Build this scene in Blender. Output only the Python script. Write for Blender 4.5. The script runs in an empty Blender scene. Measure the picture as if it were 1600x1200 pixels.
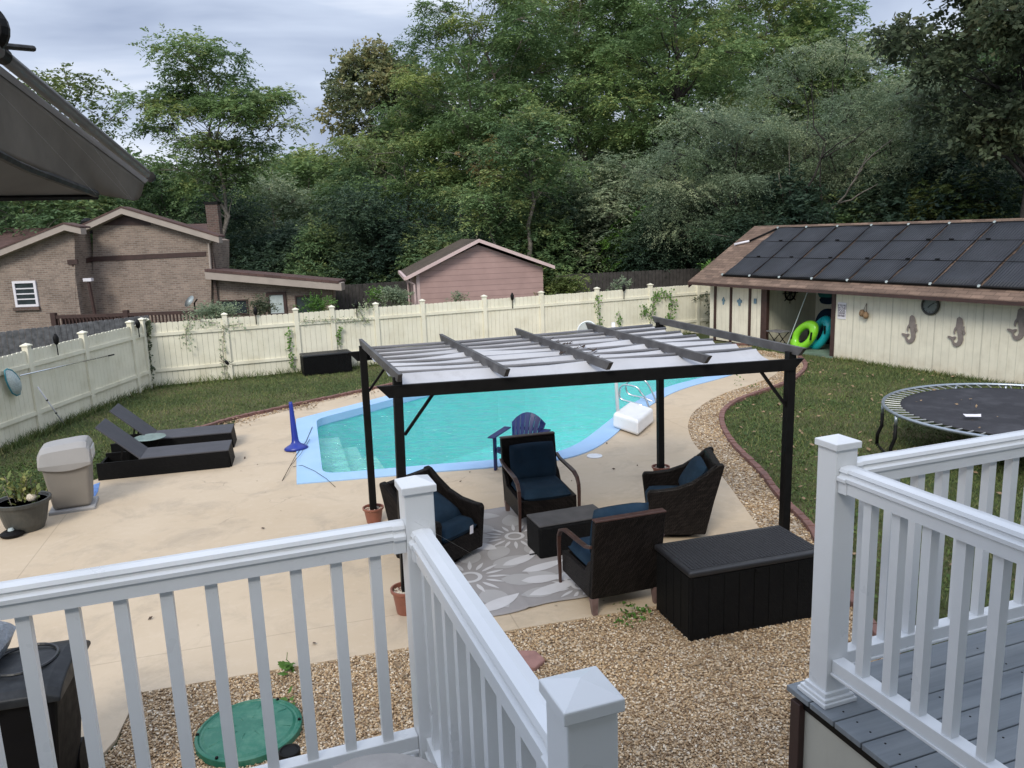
import bpy, bmesh, math, random
import numpy as np
from mathutils import Vector, Matrix
from mathutils.geometry import tessellate_polygon
random.seed(7); rng = np.random.default_rng(11)
S = bpy.context.scene
COL = S.collection
PI = math.pi
def R(a): return math.radians(a)
# ------------------------------------------------------------------ camera model (phone on the upper deck, eye 3.9 m above the yard)
F_ = 1225.0; PITCH = R(11.05); ROLL = R(-2.07); EYE = Vector((0, 0, 3.9))
_f = Vector((0, math.cos(PITCH), -math.sin(PITCH))); _u = Vector((0, math.sin(PITCH), math.cos(PITCH))); _x = Vector((1, 0, 0))
CX = _x*math.cos(ROLL) + _u*math.sin(ROLL); CU = -_x*math.sin(ROLL) + _u*math.cos(ROLL)
def ray(a, b): return _f + CX*((a-800)/F_) + CU*((600-b)/F_)
def G(a, b, z=0.0):                      # survey point: where the sight line meets height z
    d = ray(a, b); return EYE + d*((z-EYE.z)/d.z)
def PLV(a, b, q, v):                     # where the sight line meets the vertical plane through q along v
    d = ray(a, b); n = Vector((-v[1], v[0])); t = (n.x*(q[0]) + n.y*(q[1]))/(n.x*d.x+n.y*d.y); return EYE + d*t
def DD(a, b, dist):
    d = ray(a, b); return EYE + d*(dist/math.hypot(d.x, d.y))
cam = bpy.data.cameras.new('camera'); camo = bpy.data.objects.new('camera', cam); COL.objects.link(camo)
m = Matrix((CX, CU, -_f)).transposed().to_4x4(); m.translation = EYE
camo.matrix_world = m
cam.sensor_width = 36; cam.lens = F_/1600*36; cam.clip_end = 900; cam.clip_start = .05
S.camera = camo
# ------------------------------------------------------------------ object helpers
def tag(o, label=None, cat=None, group=None, kind=None):
    if label: o['label'] = label
    if cat: o['category'] = cat
    if group: o['group'] = group
    if kind: o['kind'] = kind
    return o
def thing(name, label, cat, loc=(0, 0, 0), rz=0.0, group=None):
    o = bpy.data.objects.new(name, None); COL.objects.link(o); o.empty_display_size = .1
    o.location = (loc[0], loc[1], loc[2] if len(loc) > 2 else 0); o.rotation_euler = (0, 0, rz)
    return tag(o, label, cat, group)
def copy_tree(o, parent=None):
    c = o.copy(); COL.objects.link(c); c.parent = parent
    for ch in list(o.children): copy_tree(ch, c)
    return c
class MB:
    def __init__(s): s.v = []; s.f = []
    def add(s, vs, fs):
        n = len(s.v); s.v += [tuple(p) for p in vs]; s.f += [tuple(i+n for i in f) for f in fs]; return s
    def hexa(s, p):                      # 8 corners: bottom ring 0-3, top ring 4-7
        return s.add(p, [(0, 3, 2, 1), (4, 5, 6, 7), (0, 1, 5, 4), (1, 2, 6, 5), (2, 3, 7, 6), (3, 0, 4, 7)])
    def box(s, x0, x1, y0, y1, z0, z1):
        return s.hexa([(x0, y0, z0), (x1, y0, z0), (x1, y1, z0), (x0, y1, z0), (x0, y0, z1), (x1, y0, z1), (x1, y1, z1), (x0, y1, z1)])
    def bar(s, a, b, w, h, up=(0, 0, 1)): # rectangular bar from a to b
        a = Vector(a); b = Vector(b); d = (b-a).normalized(); u = Vector(up); sd = d.cross(u)
        if sd.length < 1e-4: sd = d.cross(Vector((0, 1, 0)))
        sd.normalize(); u = sd.cross(d).normalized(); p = []
        for q in (a, b): p.append([q-sd*w/2-u*h/2, q+sd*w/2-u*h/2, q+sd*w/2+u*h/2, q-sd*w/2+u*h/2])
        A, B = p
        return s.hexa([A[0], A[1], B[1], B[0], A[3], A[2], B[2], B[3]])
    def tube(s, pts, r, n=8, closed=False, cap=True):
        pts = [Vector(p) for p in pts]; N = len(pts); rr = r if isinstance(r, (list, tuple)) else [r]*N
        base = len(s.v); ref = None
        for i, p in enumerate(pts):
            if closed: t = (pts[(i+1) % N]-pts[i-1])
            else: t = pts[min(i+1, N-1)]-pts[max(i-1, 0)]
            t.normalize()
            if ref is None:
                ref = t.cross(Vector((0, 0, 1)))
                if ref.length < .1: ref = t.cross(Vector((0, 1, 0)))
            ref = (ref - t*ref.dot(t)).normalized(); w = t.cross(ref)
            for k in range(n):
                a = 2*PI*k/n; s.v.append(tuple(p + (ref*math.cos(a)+w*math.sin(a))*rr[i]))
        for i in range(N if closed else N-1):
            j = (i+1) % N
            for k in range(n):
                l = (k+1) % n; s.f.append((base+i*n+k, base+i*n+l, base+j*n+l, base+j*n+k))
        if cap and not closed:
            s.f.append(tuple(base+k for k in range(n))[::-1]); s.f.append(tuple(base+(N-1)*n+k for k in range(n)))
        return s
    def lathe(s, prof, n=24, c=(0, 0, 0), sx=1, sy=1, cap=True):   # profile of (r, z)
        base = len(s.v)
        for (r, z) in prof:
            for k in range(n):
                a = 2*PI*k/n; s.v.append((c[0]+r*math.cos(a)*sx, c[1]+r*math.sin(a)*sy, c[2]+z))
        for i in range(len(prof)-1):
            for k in range(n):
                l = (k+1) % n; s.f.append((base+i*n+k, base+i*n+l, base+(i+1)*n+l, base+(i+1)*n+k))
        if cap and prof[0][0] > 1e-4: s.f.append(tuple(base+k for k in range(n))[::-1])
        if cap and prof[-1][0] > 1e-4: s.f.append(tuple(base+(len(prof)-1)*n+k for k in range(n)))
        return s
    def prism(s, poly, z0, z1, bottom=True):
        n = len(poly); base = len(s.v)
        for z in (z0, z1):
            for p in poly: s.v.append((p[0], p[1], z))
        tri = tessellate_polygon([[Vector((p[0], p[1], 0)) for p in poly]])
        for t in tri:
            a, b, c = [poly[i] for i in t]
            ccw = (b[0]-a[0])*(c[1]-a[1])-(b[1]-a[1])*(c[0]-a[0]) > 0
            t = t if ccw else t[::-1]
            s.f.append(tuple(base+n+i for i in t))
            if bottom: s.f.append(tuple(base+i for i in t[::-1]))
        area = sum(poly[i][0]*poly[(i+1) % n][1]-poly[(i+1) % n][0]*poly[i][1] for i in range(n))
        for i in range(n):
            j = (i+1) % n; q = (base+i, base+j, base+n+j, base+n+i); s.f.append(q if area > 0 else q[::-1])
        return s
    def sideprism(s, poly, x0, x1):       # polygon given in (y, z), pushed along x
        n0 = len(s.v); MBt = MB().prism(poly, x0, x1); s.add([(p[2], p[0], p[1]) for p in MBt.v], MBt.f); return s
    def frontprism(s, poly, y0, y1):      # polygon given in (x, z), pushed along y
        MBt = MB().prism(poly, y0, y1); s.add([(p[0], p[2], p[1]) for p in MBt.v], MBt.f); return s
    def pillow(s, c, w, d, h, rot=None, n=12, p=3.0):
        rot = rot or Matrix.Identity(3); c = Vector(c); base = len(s.v)
        for sg in (1, -1):
            for i in range(n+1):
                for j in range(n+1):
                    a = -1+2*i/n; b = -1+2*j/n
                    t = ((1-abs(a)**p)*(1-abs(b)**p)); t = max(t, 0)**.42
                    pin = 1-.05*(a*a*b*b)
                    s.v.append(tuple(c+rot@Vector((a*w/2*pin, b*d/2*pin, sg*h/2*t))))
        m_ = (n+1)
        for sgi in range(2):
            o = base+sgi*m_*m_
            for i in range(n):
                for j in range(n):
                    q = (o+i*m_+j, o+(i+1)*m_+j, o+(i+1)*m_+j+1, o+i*m_+j+1); s.f.append(q if sgi == 0 else q[::-1])
        return s
    def xf(s, M):
        s.v = [tuple(M@Vector(p)) for p in s.v]; return s
    def build(s, name, mat, parent=None, smooth=False, bevel=0, world=False, seg=2, solid=0, subd=0):
        vs = s.v
        if world and parent is not None:
            inv = (Matrix.Translation(parent.location) @ parent.rotation_euler.to_matrix().to_4x4()).inverted()
            vs = [tuple(inv@Vector(p)) for p in vs]
        me = bpy.data.meshes.new(name); me.from_pydata(vs, [], s.f); me.update()
        bm = bmesh.new(); bm.from_mesh(me); bmesh.ops.recalc_face_normals(bm, faces=bm.faces); bm.to_mesh(me); bm.free()
        me.materials.append(mat)
        if smooth: me.polygons.foreach_set('use_smooth', [True]*len(me.polygons))
        o = bpy.data.objects.new(name, me); COL.objects.link(o)
        if parent is not None: o.parent = parent
        if bevel:
            b = o.modifiers.new('bevel', 'BEVEL'); b.width = bevel; b.segments = seg; b.limit_method = 'ANGLE'; b.angle_limit = R(40)
        if solid:
            b = o.modifiers.new('solid', 'SOLIDIFY'); b.thickness = solid
        if subd:
            b = o.modifiers.new('sub', 'SUBSURF'); b.levels = subd; b.render_levels = subd
        return o
def rawmesh(name, V, Fq, mat, parent=None, col=None, smooth=False):
    me = bpy.data.meshes.new(name); V = np.asarray(V, np.float32); Fq = np.asarray(Fq, np.int32); k = Fq.shape[1]
    me.vertices.add(len(V)); me.vertices.foreach_set('co', V.ravel())
    me.loops.add(Fq.size); me.loops.foreach_set('vertex_index', Fq.ravel())
    me.polygons.add(len(Fq)); me.polygons.foreach_set('loop_start', np.arange(0, Fq.size, k, dtype=np.int32))
    if smooth: me.polygons.foreach_set('use_smooth', np.ones(len(Fq), bool))
    if col is not None:
        at = me.attributes.new('tone', 'FLOAT', 'FACE'); at.data.foreach_set('value', np.asarray(col, np.float32))
    me.update(calc_edges=True); me.validate(); me.materials.append(mat)
    o = bpy.data.objects.new(name, me); COL.objects.link(o)
    if parent is not None: o.parent = parent
    return o
# ------------------------------------------------------------------ materials
class NT:
    def __init__(s, name):
        s.m = bpy.data.materials.new(name); s.m.use_nodes = True; s.t = s.m.node_tree; s.n = s.t.nodes; s.b = s.n['Principled BSDF']
        s.tc = s.n.new('ShaderNodeTexCoord'); s.obj = s.tc.outputs['Object']
    def link(s, a, b): s.t.links.new(a, b)
    def put(s, sock, v):
        if hasattr(v, 'is_output'): s.link(v, sock)
        elif isinstance(v, (tuple, list)): sock.default_value = tuple(v)+((1,) if len(v) == 3 and len(sock.default_value) == 4 else ())
        else: sock.default_value = v
    def math(s, op, a, b=0.0, c=None):
        n = s.n.new('ShaderNodeMath'); n.operation = op; s.put(n.inputs[0], a); s.put(n.inputs[1], b)
        if c is not None: s.put(n.inputs[2], c)
        return n.outputs[0]
    def sep(s, v=None):
        n = s.n.new('ShaderNodeSeparateXYZ'); s.link(v or s.obj, n.inputs[0]); return n.outputs
    def comb(s, x, y, z=0.0):
        n = s.n.new('ShaderNodeCombineXYZ'); s.put(n.inputs[0], x); s.put(n.inputs[1], y); s.put(n.inputs[2], z); return n.outputs[0]
    def noise(s, scale, detail=3, rough=.55, vec=None, dist=0.0):
        n = s.n.new('ShaderNodeTexNoise'); s.link(vec or s.obj, n.inputs['Vector']); n.inputs['Scale'].default_value = scale
        n.inputs['Detail'].default_value = detail; n.inputs['Roughness'].default_value = rough; n.inputs['Distortion'].default_value = dist; return n.outputs['Fac']
    def voro(s, scale, vec=None, feat='F1', out='Distance'):
        n = s.n.new('ShaderNodeTexVoronoi'); n.feature = feat; s.link(vec or s.obj, n.inputs['Vector']); n.inputs['Scale'].default_value = scale; return n.outputs[out]
    def ramp(s, fac, stops):
        n = s.n.new('ShaderNodeValToRGB'); e = n.color_ramp.elements
        while len(e) < len(stops): e.new(.5)
        for el, (p, c) in zip(e, stops): el.position = p; el.color = tuple(c)+(1,) if len(c) == 3 else c
        s.link(fac, n.inputs[0]); return n.outputs[0]
    def mix(s, fac, a, b, mode='MIX'):
        n = s.n.new('ShaderNodeMix'); n.data_type = 'RGBA'; n.blend_type = mode
        s.put(n.inputs[0], fac); s.put(n.inputs[6], a); s.put(n.inputs[7], b); return n.outputs[2]
    def rng(s, v, a, b, c=0.0, d=1.0):
        n = s.n.new('ShaderNodeMapRange'); s.put(n.inputs[0], v); n.inputs[1].default_value = a; n.inputs[2].default_value = b
        n.inputs[3].default_value = c; n.inputs[4].default_value = d; return n.outputs[0]
    def mapv(s, sc, rot=(0, 0, 0), vec=None):
        n = s.n.new('ShaderNodeMapping'); s.link(vec or s.obj, n.inputs[0]); n.inputs['Scale'].default_value = sc; n.inputs['Rotation'].default_value = rot; return n.outputs[0]
    def bump(s, h, strength=.3, dist=.01, prev=None):
        n = s.n.new('ShaderNodeBump'); s.link(h, n.inputs['Height']); n.inputs['Strength'].default_value = strength; n.inputs['Distance'].default_value = dist
        if prev: s.link(prev, n.inputs['Normal'])
        return n.outputs[0]
    def out(s, col, rough=.7, normal=None, metal=0.0, spec=.5, **kw):
        s.put(s.b.inputs['Base Color'], col); s.put(s.b.inputs['Roughness'], rough); s.b.inputs['Metallic'].default_value = metal
        s.b.inputs['Specular IOR Level'].default_value = spec
        if normal: s.link(normal, s.b.inputs['Normal'])
        for k, v in kw.items(): s.put(s.b.inputs[k.replace('_', ' ')], v)
        return s.m
def sc(c, k): return tuple(min(1, x*k) for x in c)
def simple(name, c, var=.25, scale=6, rough=.7, bump=.15, bs=60, bd=.003, metal=0.0, spec=.5, dirt=None, dsc=1.5, dk=.6):
    n = NT(name); a = n.noise(scale, 4); col = n.mix(n.rng(a, .3, .7), sc(c, 1-var), sc(c, 1+var))
    if dirt: col = n.mix(n.math('MULTIPLY', n.rng(n.noise(dsc, 6, .7), .48, .72), dk), col, dirt)
    nb = n.bump(n.noise(bs, 3), bump, bd) if bump else None
    rr = n.rng(n.noise(scale*2, 3), .3, .7, max(0, rough-.08), min(1, rough+.08))
    return n.out(col, rr, nb, metal, spec)
def mk_siding(name, c, period, groove, axis=0, panel=None):
    n = NT(name); p = n.sep(); q = p[axis]
    fr = n.math('FRACT', n.math('DIVIDE', n.math('ADD', q, 100.0), period)); g = n.math('LESS_THAN', fr, groove/period)
    if panel:
        fr2 = n.math('FRACT', n.math('DIVIDE', n.math('ADD', q, 100.02), panel)); g2 = n.math('LESS_THAN', fr2, .012/panel)
    col = n.mix(n.rng(n.noise(2.2, 5, .65), .3, .7), sc(c, .9), sc(c, 1.06))
    col = n.mix(n.math('MULTIPLY', n.rng(n.noise(9, 4, .7, n.mapv((1, 1, .18))), .5, .75), .22), col, (.30, .25, .15))
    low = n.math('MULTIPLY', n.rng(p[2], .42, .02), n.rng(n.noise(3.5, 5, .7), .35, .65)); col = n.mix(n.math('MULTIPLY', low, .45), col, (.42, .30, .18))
    col = n.mix(n.math('MULTIPLY', g, .28), col, sc(c, .35))
    if panel: col = n.mix(n.math('MULTIPLY', g2, .6), col, sc(c, .25)); g = n.math('MAXIMUM', g, g2)
    nb = n.bump(n.math('SUBTRACT', 1.0, g), .6, .008)
    return n.out(col, .6, n.bump(n.noise(90, 2), .15, .002, nb))
def mk_clap(name, c, period=.2):
    n = NT(name); p = n.sep(); fr = n.math('FRACT', n.math('DIVIDE', n.math('ADD', p[2], 50.0), period))
    ln = n.math('LESS_THAN', fr, .09); col = n.mix(n.rng(n.noise(2, 5), .3, .7), sc(c, .9), sc(c, 1.08))
    col = n.mix(n.math('MULTIPLY', ln, .5), col, sc(c, .4))
    return n.out(col, .65, n.bump(fr, .9, .03))
def mk_brick(name, c1, c2, mortar, w=.22, h=.075, vecmode='wall', mort=.012, rough=.85, bump=.5, var=.25):
    n = NT(name); p = n.sep()
    if vecmode == 'wall': v = n.comb(n.math('ADD', p[0], p[1]), p[2])
    elif vecmode == 'roof': v = n.comb(p[0], n.math('MULTIPLY', p[1], 1.15))
    elif vecmode == 'diag': v = n.comb(n.math('ADD', p[0], p[1]), n.math('ADD', p[2], n.math('SUBTRACT', p[0], p[1])))
    else: v = n.obj
    b = n.n.new('ShaderNodeTexBrick'); n.link(v, b.inputs['Vector']); b.inputs['Scale'].default_value = 1
    b.inputs['Brick Width'].default_value = w; b.inputs['Row Height'].default_value = h; b.inputs['Mortar Size'].default_value = mort
    b.inputs['Mortar Smooth'].default_value = .3
    b.inputs['Color1'].default_value = c1+(1,); b.inputs['Color2'].default_value = c2+(1,); b.inputs['Mortar'].default_value = mortar+(1,)
    b.inputs['Bias'].default_value = 0
    col = n.mix(1.0, b.outputs['Color'], n.ramp(n.noise(1.3, 5, .65), [(.3, (1-var,)*3), (.7, (1+var*.4,)*3)]), 'MULTIPLY')
    col = n.mix(1.0, col, n.ramp(n.noise(25, 3), [(.3, (.82,)*3), (.7, (1.0,)*3)]), 'MULTIPLY')
    return n.out(col, rough, n.bump(n.math('SUBTRACT', 1.0, b.outputs['Fac']), bump, .006), spec=(.15 if 'wicker' in name else .3))
M = {}
M['vinyl'] = simple('white_vinyl', (.72, .74, .76), .03, 3, .34, .03, 40, .001, dirt=(.5, .53, .52), dsc=2.5, dk=.12)
M['cream'] = simple('cream_vinyl', (.74, .705, .565), .05, 2, .5, .08, 60, .002, dirt=(.42, .37, .22), dsc=1.2, dk=.35)
M['black'] = simple('black_metal', (.0045, .0042, .0042), .2, 8, .55, .05, spec=.18)
M['rafter'] = simple('dusty_rafter', (.06, .057, .058), .35, 5, .5, .05, dirt=(.16, .155, .15), dsc=4, dk=.5)
M['wood'] = simple('brown_wood_arm', (.05, .024, .019), .3, 14, .4, .1)
M['woodfoot'] = simple('faded_wood_foot', (.14, .09, .08), .3, 14, .55, .1)
M['navy'] = simple('navy_canvas', (.011, .026, .046), .25, 5, .95, .35, 220, .001, spec=.15, dirt=(.03, .05, .075), dsc=3, dk=.5)
M['terra'] = simple('terracotta_plastic', (.23, .085, .055), .15, 8, .5, .08)
M['pebblefill'] = simple('pale_pebbles', (.55, .48, .38), .4, 60, .8, 1, 70, .012)
M['tan_plastic'] = simple('taupe_plastic', (.21, .19, .165), .06, 3, .55, .1, 120, .001)
M['tan_lid'] = simple('grey_plastic_lid', (.29, .28, .27), .05, 3, .5, .1, 120, .001)
M['darkpot'] = simple('dark_green_pot', (.045, .047, .043), .2, 5, .45, .1, dirt=(.13, .12, .1), dsc=4, dk=.4)
M['blueplastic'] = simple('royal_blue_plastic', (.012, .03, .25), .1, 4, .35, .02)
M['adblue'] = simple('navy_blue_plastic', (.006, .018, .11), .1, 4, .35, .02)
M['greenlid'] = simple('green_plastic', (.012, .125, .078), .12, 4, .42, .08, 60, .002, dirt=(.12, .26, .18), dsc=7, dk=.5)
M['whiteplastic'] = simple('white_plastic', (.74, .74, .74), .04, 4, .35, .02)
M['steel'] = simple('stainless_steel', (.62, .63, .64), .05, 8, .22, 0, metal=1)
M['galv'] = simple('galvanised_steel', (.34, .38, .42), .12, 12, .38, .05, metal=.75)
M['tmat'] = simple('trampoline_mat', (.035, .035, .04), .15, 1.5, .8, .25, 260, .001, spec=.2, dirt=(.10, .10, .11), dsc=2, dk=.4)
M['lime'] = simple('lime_vinyl', (.23, .62, .03), .05, 4, .3, .02)
M['teal'] = simple('teal_vinyl', (.01, .36, .40), .05, 4, .3, .02)
M['brownpaint'] = simple('dark_brown_paint', (.045, .022, .018), .25, 8, .6, .15)
M['greyboard'] = simple('weathered_grey_board', (.15, .148, .15), .45, 8, .85, .3, 40, .004)
M['darkboard'] = simple('dark_aged_board', (.045, .04, .037), .4, 5, .9, .3)
M['bark'] = simple('bark', (.17, .15, .125), .4, 9, .95, .8, 25, .03)
M['barkdark'] = simple('dark_bark', (.028, .024, .021), .4, 9, .95, .8, 25, .03)
M['fascia'] = simple('beige_fascia', (.34, .29, .25), .08, 3, .6, .05)
M['glass_dark'] = simple('dark_glass', (.03, .04, .045), .3, 3, .08, 0)
M['glass_pale'] = simple('pale_shade', (.42, .48, .48), .08, 3, .3, 0)
M['verdigris'] = simple('frosted_glass', (.20, .27, .25), .15, 5, .15, .02)
M['soil'] = simple('soil', (.05, .038, .028), .4, 30, .95, .8, 50, .01)
M['awning'] = simple('awning_fabric', (.12, .106, .088), .25, 2.5, .9, .3, 150, .001, spec=.1, dirt=(.17, .15, .125), dsc=1.5, dk=.6)
M['awningpale'] = simple('awning_valance', (.25, .24, .24), .1, 4, .85, .2, 150, .001)
M['awningtube'] = simple('awning_tube', (.075, .068, .068), .2, 6, .45, .05)
M['black_wicker'] = mk_brick('black_resin_wicker', (.005, .005, .006), (.010, .010, .010), (.002, .002, .002), .04, .016, 'diag', .003, .6, .9, .2)
M['brown_wicker'] = mk_brick('brown_resin_wicker', (.026, .021, .019), (.008, .0065, .006), (.003, .002, .002), .05, .021, 'diag', .0035, .5, 1, .35)
M['sling'] = simple('charcoal_sling', (.062, .062, .07), .1, 3, .7, .3, 240, .001, spec=.3)
M['grille'] = simple('tan_gourd', (.22, .14, .075), .4, 20, .7, .3)
M['rust'] = simple('grey_tin', (.20, .17, .155), .2, 15, .6, .1)
M['signwhite'] = simple('sign_panel', (.70, .68, .72), .04, 6, .4, 0)
M['signink'] = simple('sign_ink', (.10, .08, .10), .1, 6, .6, 0)
M['brickpaver'] = simple('red_brown_paver', (.17, .085, .07), .35, 12, .9, .5, 50, .006, dirt=(.09, .07, .06), dsc=6, dk=.5)
M['pinkstone'] = simple('pink_stone', (.26, .14, .12), .2, 12, .9, .4)
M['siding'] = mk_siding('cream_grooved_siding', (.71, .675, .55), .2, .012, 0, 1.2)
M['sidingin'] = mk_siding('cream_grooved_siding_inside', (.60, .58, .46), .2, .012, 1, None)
M['skirt'] = mk_siding('grey_cream_skirt_boards', (.50, .49, .43), .3, .01, 0, None)
M['pink'] = mk_clap('pink_clapboard', (.44, .295, .27), .2)
M['pinkwhite'] = simple('pink_trim', (.55, .42, .40), .06, 4, .6, .05)
M['tanbrick'] = mk_brick('tan_brick', (.33, .25, .20), (.21, .155, .125), (.33, .29, .25))
M['darkbrick'] = mk_brick('chimney_brick', (.15, .09, .075), (.09, .06, .05), (.16, .14, .12))
M['shingle'] = mk_brick('brown_shingles', (.25, .17, .125), (.15, .102, .077), (.09, .062, .048), .32, .14, 'roof', .008, .95, .5, .35)
M['shingle_red'] = mk_brick('maroon_shingles', (.13, .078, .068), (.095, .06, .054), (.07, .04, .036), .32, .14, 'roof', .008, .95, .5, .25)
M['shingle_grey'] = mk_brick('mossy_shingles', (.11, .08, .06), (.075, .06, .042), (.05, .04, .03), .32, .14, 'roof', .008, .95, .5, .35)
M['brickline'] = M['brickpaver']
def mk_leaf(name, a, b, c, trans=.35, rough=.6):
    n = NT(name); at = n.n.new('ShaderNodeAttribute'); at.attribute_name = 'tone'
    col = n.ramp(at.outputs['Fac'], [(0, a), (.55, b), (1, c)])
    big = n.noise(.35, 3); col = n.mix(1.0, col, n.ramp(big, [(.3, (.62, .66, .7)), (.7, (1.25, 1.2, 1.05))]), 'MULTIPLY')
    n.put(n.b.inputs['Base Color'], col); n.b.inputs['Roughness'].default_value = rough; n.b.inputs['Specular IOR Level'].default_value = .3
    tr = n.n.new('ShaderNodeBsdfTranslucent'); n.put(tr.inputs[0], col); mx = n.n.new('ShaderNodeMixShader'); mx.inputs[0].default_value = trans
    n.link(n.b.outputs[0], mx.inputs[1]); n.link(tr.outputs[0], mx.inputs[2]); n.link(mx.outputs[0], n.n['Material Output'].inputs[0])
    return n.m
M['leaf_locust'] = mk_leaf('locust_leaves', (0.123, 0.199, 0.086), (0.192, 0.293, 0.118), (0.361, 0.399, 0.147))
M['leaf_locust2'] = mk_leaf('deep_locust_leaves', (0.101, 0.176, 0.085), (0.164, 0.258, 0.113), (0.302, 0.339, 0.125))
M['leaf_olive'] = mk_leaf('olive_grey_leaves', (0.164, 0.233, 0.15), (0.26, 0.328, 0.215), (0.411, 0.453, 0.288))
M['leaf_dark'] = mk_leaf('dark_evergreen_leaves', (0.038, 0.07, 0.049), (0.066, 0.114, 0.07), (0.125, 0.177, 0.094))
M['leaf_mag'] = mk_leaf('magnolia_leaves', (0.097, 0.132, 0.07), (0.167, 0.202, 0.106), (0.334, 0.299, 0.141))
M['leaf_oak'] = mk_leaf('oak_leaves', (0.063, 0.089, 0.054), (0.105, 0.136, 0.079), (0.209, 0.199, 0.115))
M['leaf_yellow'] = mk_leaf('yellow_green_leaves', (0.132, 0.192, 0.06), (0.216, 0.252, 0.084), (0.36, 0.336, 0.12))
M['leaf_bright'] = mk_leaf('bright_green_leaves', (0.084, 0.18, 0.036), (0.132, 0.264, 0.054), (0.24, 0.36, 0.084))
M['leaf_weed'] = mk_leaf('lawn_weed_leaves', (.05, .085, .025), (.075, .13, .035), (.13, .18, .05))
M['leaf_orange'] = mk_leaf('russet_leaves', (.13, .12, .045), (.20, .15, .06), (.27, .19, .08))
# ================================================================== GROUND, PATIO, POOL
def xy(v): return (v[0], v[1])
def P2(*pts): return [xy(G(*p)) for p in pts]
def chaikin(pts, it=2, closed=True):
    for _ in range(it):
        o = []; n = len(pts)
        for i in range(n if closed else n-1):
            a = pts[i]; b = pts[(i+1) % n]
            o += [(a[0]*.75+b[0]*.25, a[1]*.75+b[1]*.25), (a[0]*.25+b[0]*.75, a[1]*.25+b[1]*.75)]
        if not closed: o = [pts[0]]+o+[pts[-1]]
        pts = o
    return pts
near = P2((464, 760), (560, 752), (682, 741), (760, 735))
curve = chaikin(P2((790, 732), (867, 724), (912, 713), (945, 696), (978, 667), (1006, 643), (1040, 621), (1075, 607), (1110, 598), (1145, 588), (1168, 578))
                + [(7.0, 21.45), (6.5, 22.1), (5.0, 22.6), (2.5, 23.0), (.6, 22.7), (-.7, 21.6)], 2, False)
far = P2((640, 612), (560, 633), (463, 658))
pool_out = near + curve + far
def inset(poly, d):
    n = len(poly); o = []
    for i in range(n):
        a = Vector(poly[i-1]); b = Vector(poly[i]); c = Vector(poly[(i+1) % n])
        d1 = (b-a).normalized(); d2 = (c-b).normalized(); n1 = Vector((-d1.y, d1.x)); n2 = Vector((-d2.y, d2.x))
        nn = (n1+n2).normalized(); k = d/max(.5, nn.dot(n1)); o.append((b.x+nn.x*k, b.y+nn.y*k))
    return o
def rnd_corner(poly, idx, r):           # round given corners
    o = []
    n = len(poly)
    for i in range(n):
        if i in idx:
            a = Vector(poly[i-1]); b = Vector(poly[i]); c = Vector(poly[(i+1) % n]); p = b+(a-b).normalized()*r; q = b+(c-b).normalized()*r
            for t in (0, .25, .5, .75, 1): o.append(tuple((p*(1-t)**2+b*2*t*(1-t)+q*t*t)))
        else: o.append(poly[i])
    return o
pin = inset(pool_out, .42)
pool_in = rnd_corner(pin, (0, len(pin)-1), .28)
wall_in = inset(pool_in, -.012)
def sheet(name, outer, holes, z, mat, step=0.0):
    loops = [[Vector((p[0], p[1], 0)) for p in outer]] + [[Vector((p[0], p[1], 0)) for p in h] for h in holes]
    tri = tessellate_polygon(loops); vs = [(v.x, v.y, z) for l in loops for v in l]; b = MB(); b.v = vs
    for t in tri:
        a, c, d = [vs[i] for i in t]; ccw = (c[0]-a[0])*(d[1]-a[1])-(c[1]-a[1])*(d[0]-a[0]) > 0
        b.f.append(tuple(t) if ccw else tuple(t[::-1]))
    if step:
        n0 = len(outer); k = len(b.v); b.v += [(p[0], p[1], z-step) for p in outer]
        for i in range(n0):
            j = (i+1) % n0; b.f.append((k+i, k+j, j, i))
        off = n0
        for h in holes:
            k = len(b.v); b.v += [(p[0], p[1], z-step) for p in h]
            for i in range(len(h)):
                j = (i+1) % len(h); b.f.append((off+i, off+j, k+j, k+i))
            off += len(h)
    me = bpy.data.meshes.new(name); me.from_pydata(b.v, [], b.f); me.update(); me.materials.append(mat)
    o = bpy.data.objects.new(name, me); COL.objects.link(o); return o
# lawn material
n = NT('lawn_grass'); big = n.noise(.35, 5, .6); fine = n.noise(14, 5, .7); mid = n.noise(2.2, 4, .6)
col = n.mix(n.rng(mid, .3, .7), (.065, .088, .034), (.125, .138, .058)); col = n.mix(n.rng(fine, .3, .75), sc((.04, .055, .024), 1), col)
col = n.mix(n.math('MULTIPLY', n.rng(big, .48, .64), .75), col, (.16, .135, .075)); col = n.mix(n.math('MULTIPLY', n.rng(n.noise(1.1, 5, .7), .56, .7), .6), col, (.055, .11, .035))
M['lawn'] = n.out(col, .95, n.bump(n.noise(60, 4, .7), 1, .03), spec=.1)
n = NT('painted_concrete'); base = n.mix(n.rng(n.noise(.5, 5, .6), .3, .7), (.46, .36, .245), (.53, .43, .31))
base = n.mix(n.math('MULTIPLY', n.rng(n.noise(1.3, 6, .72, dist=.6), .5, .66), .5), base, (.33, .27, .20))
base = n.mix(n.math('MULTIPLY', n.rng(n.noise(9, 5, .7), .52, .75), .3), base, (.60, .50, .38))
base = n.mix(n.math('MULTIPLY', n.rng(n.noise(3.1, 7, .8), .62, .74), .35), base, (.25, .20, .15))
v = n.mapv((1, 1, 1), (0, 0, R(-16))); s_ = n.sep(v); jn = n.math('LESS_THAN', n.math('FRACT', n.math('DIVIDE', n.math('ADD', s_[0], 51.05), 5.3)), .0028)
jm = n.math('LESS_THAN', n.math('FRACT', n.math('DIVIDE', n.math('ADD', s_[1], 50.0), 6.4)), .0022)
cr = n.voro(.32, n.mapv((1, 1, 1), vec=None), 'DISTANCE_TO_EDGE'); 
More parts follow.
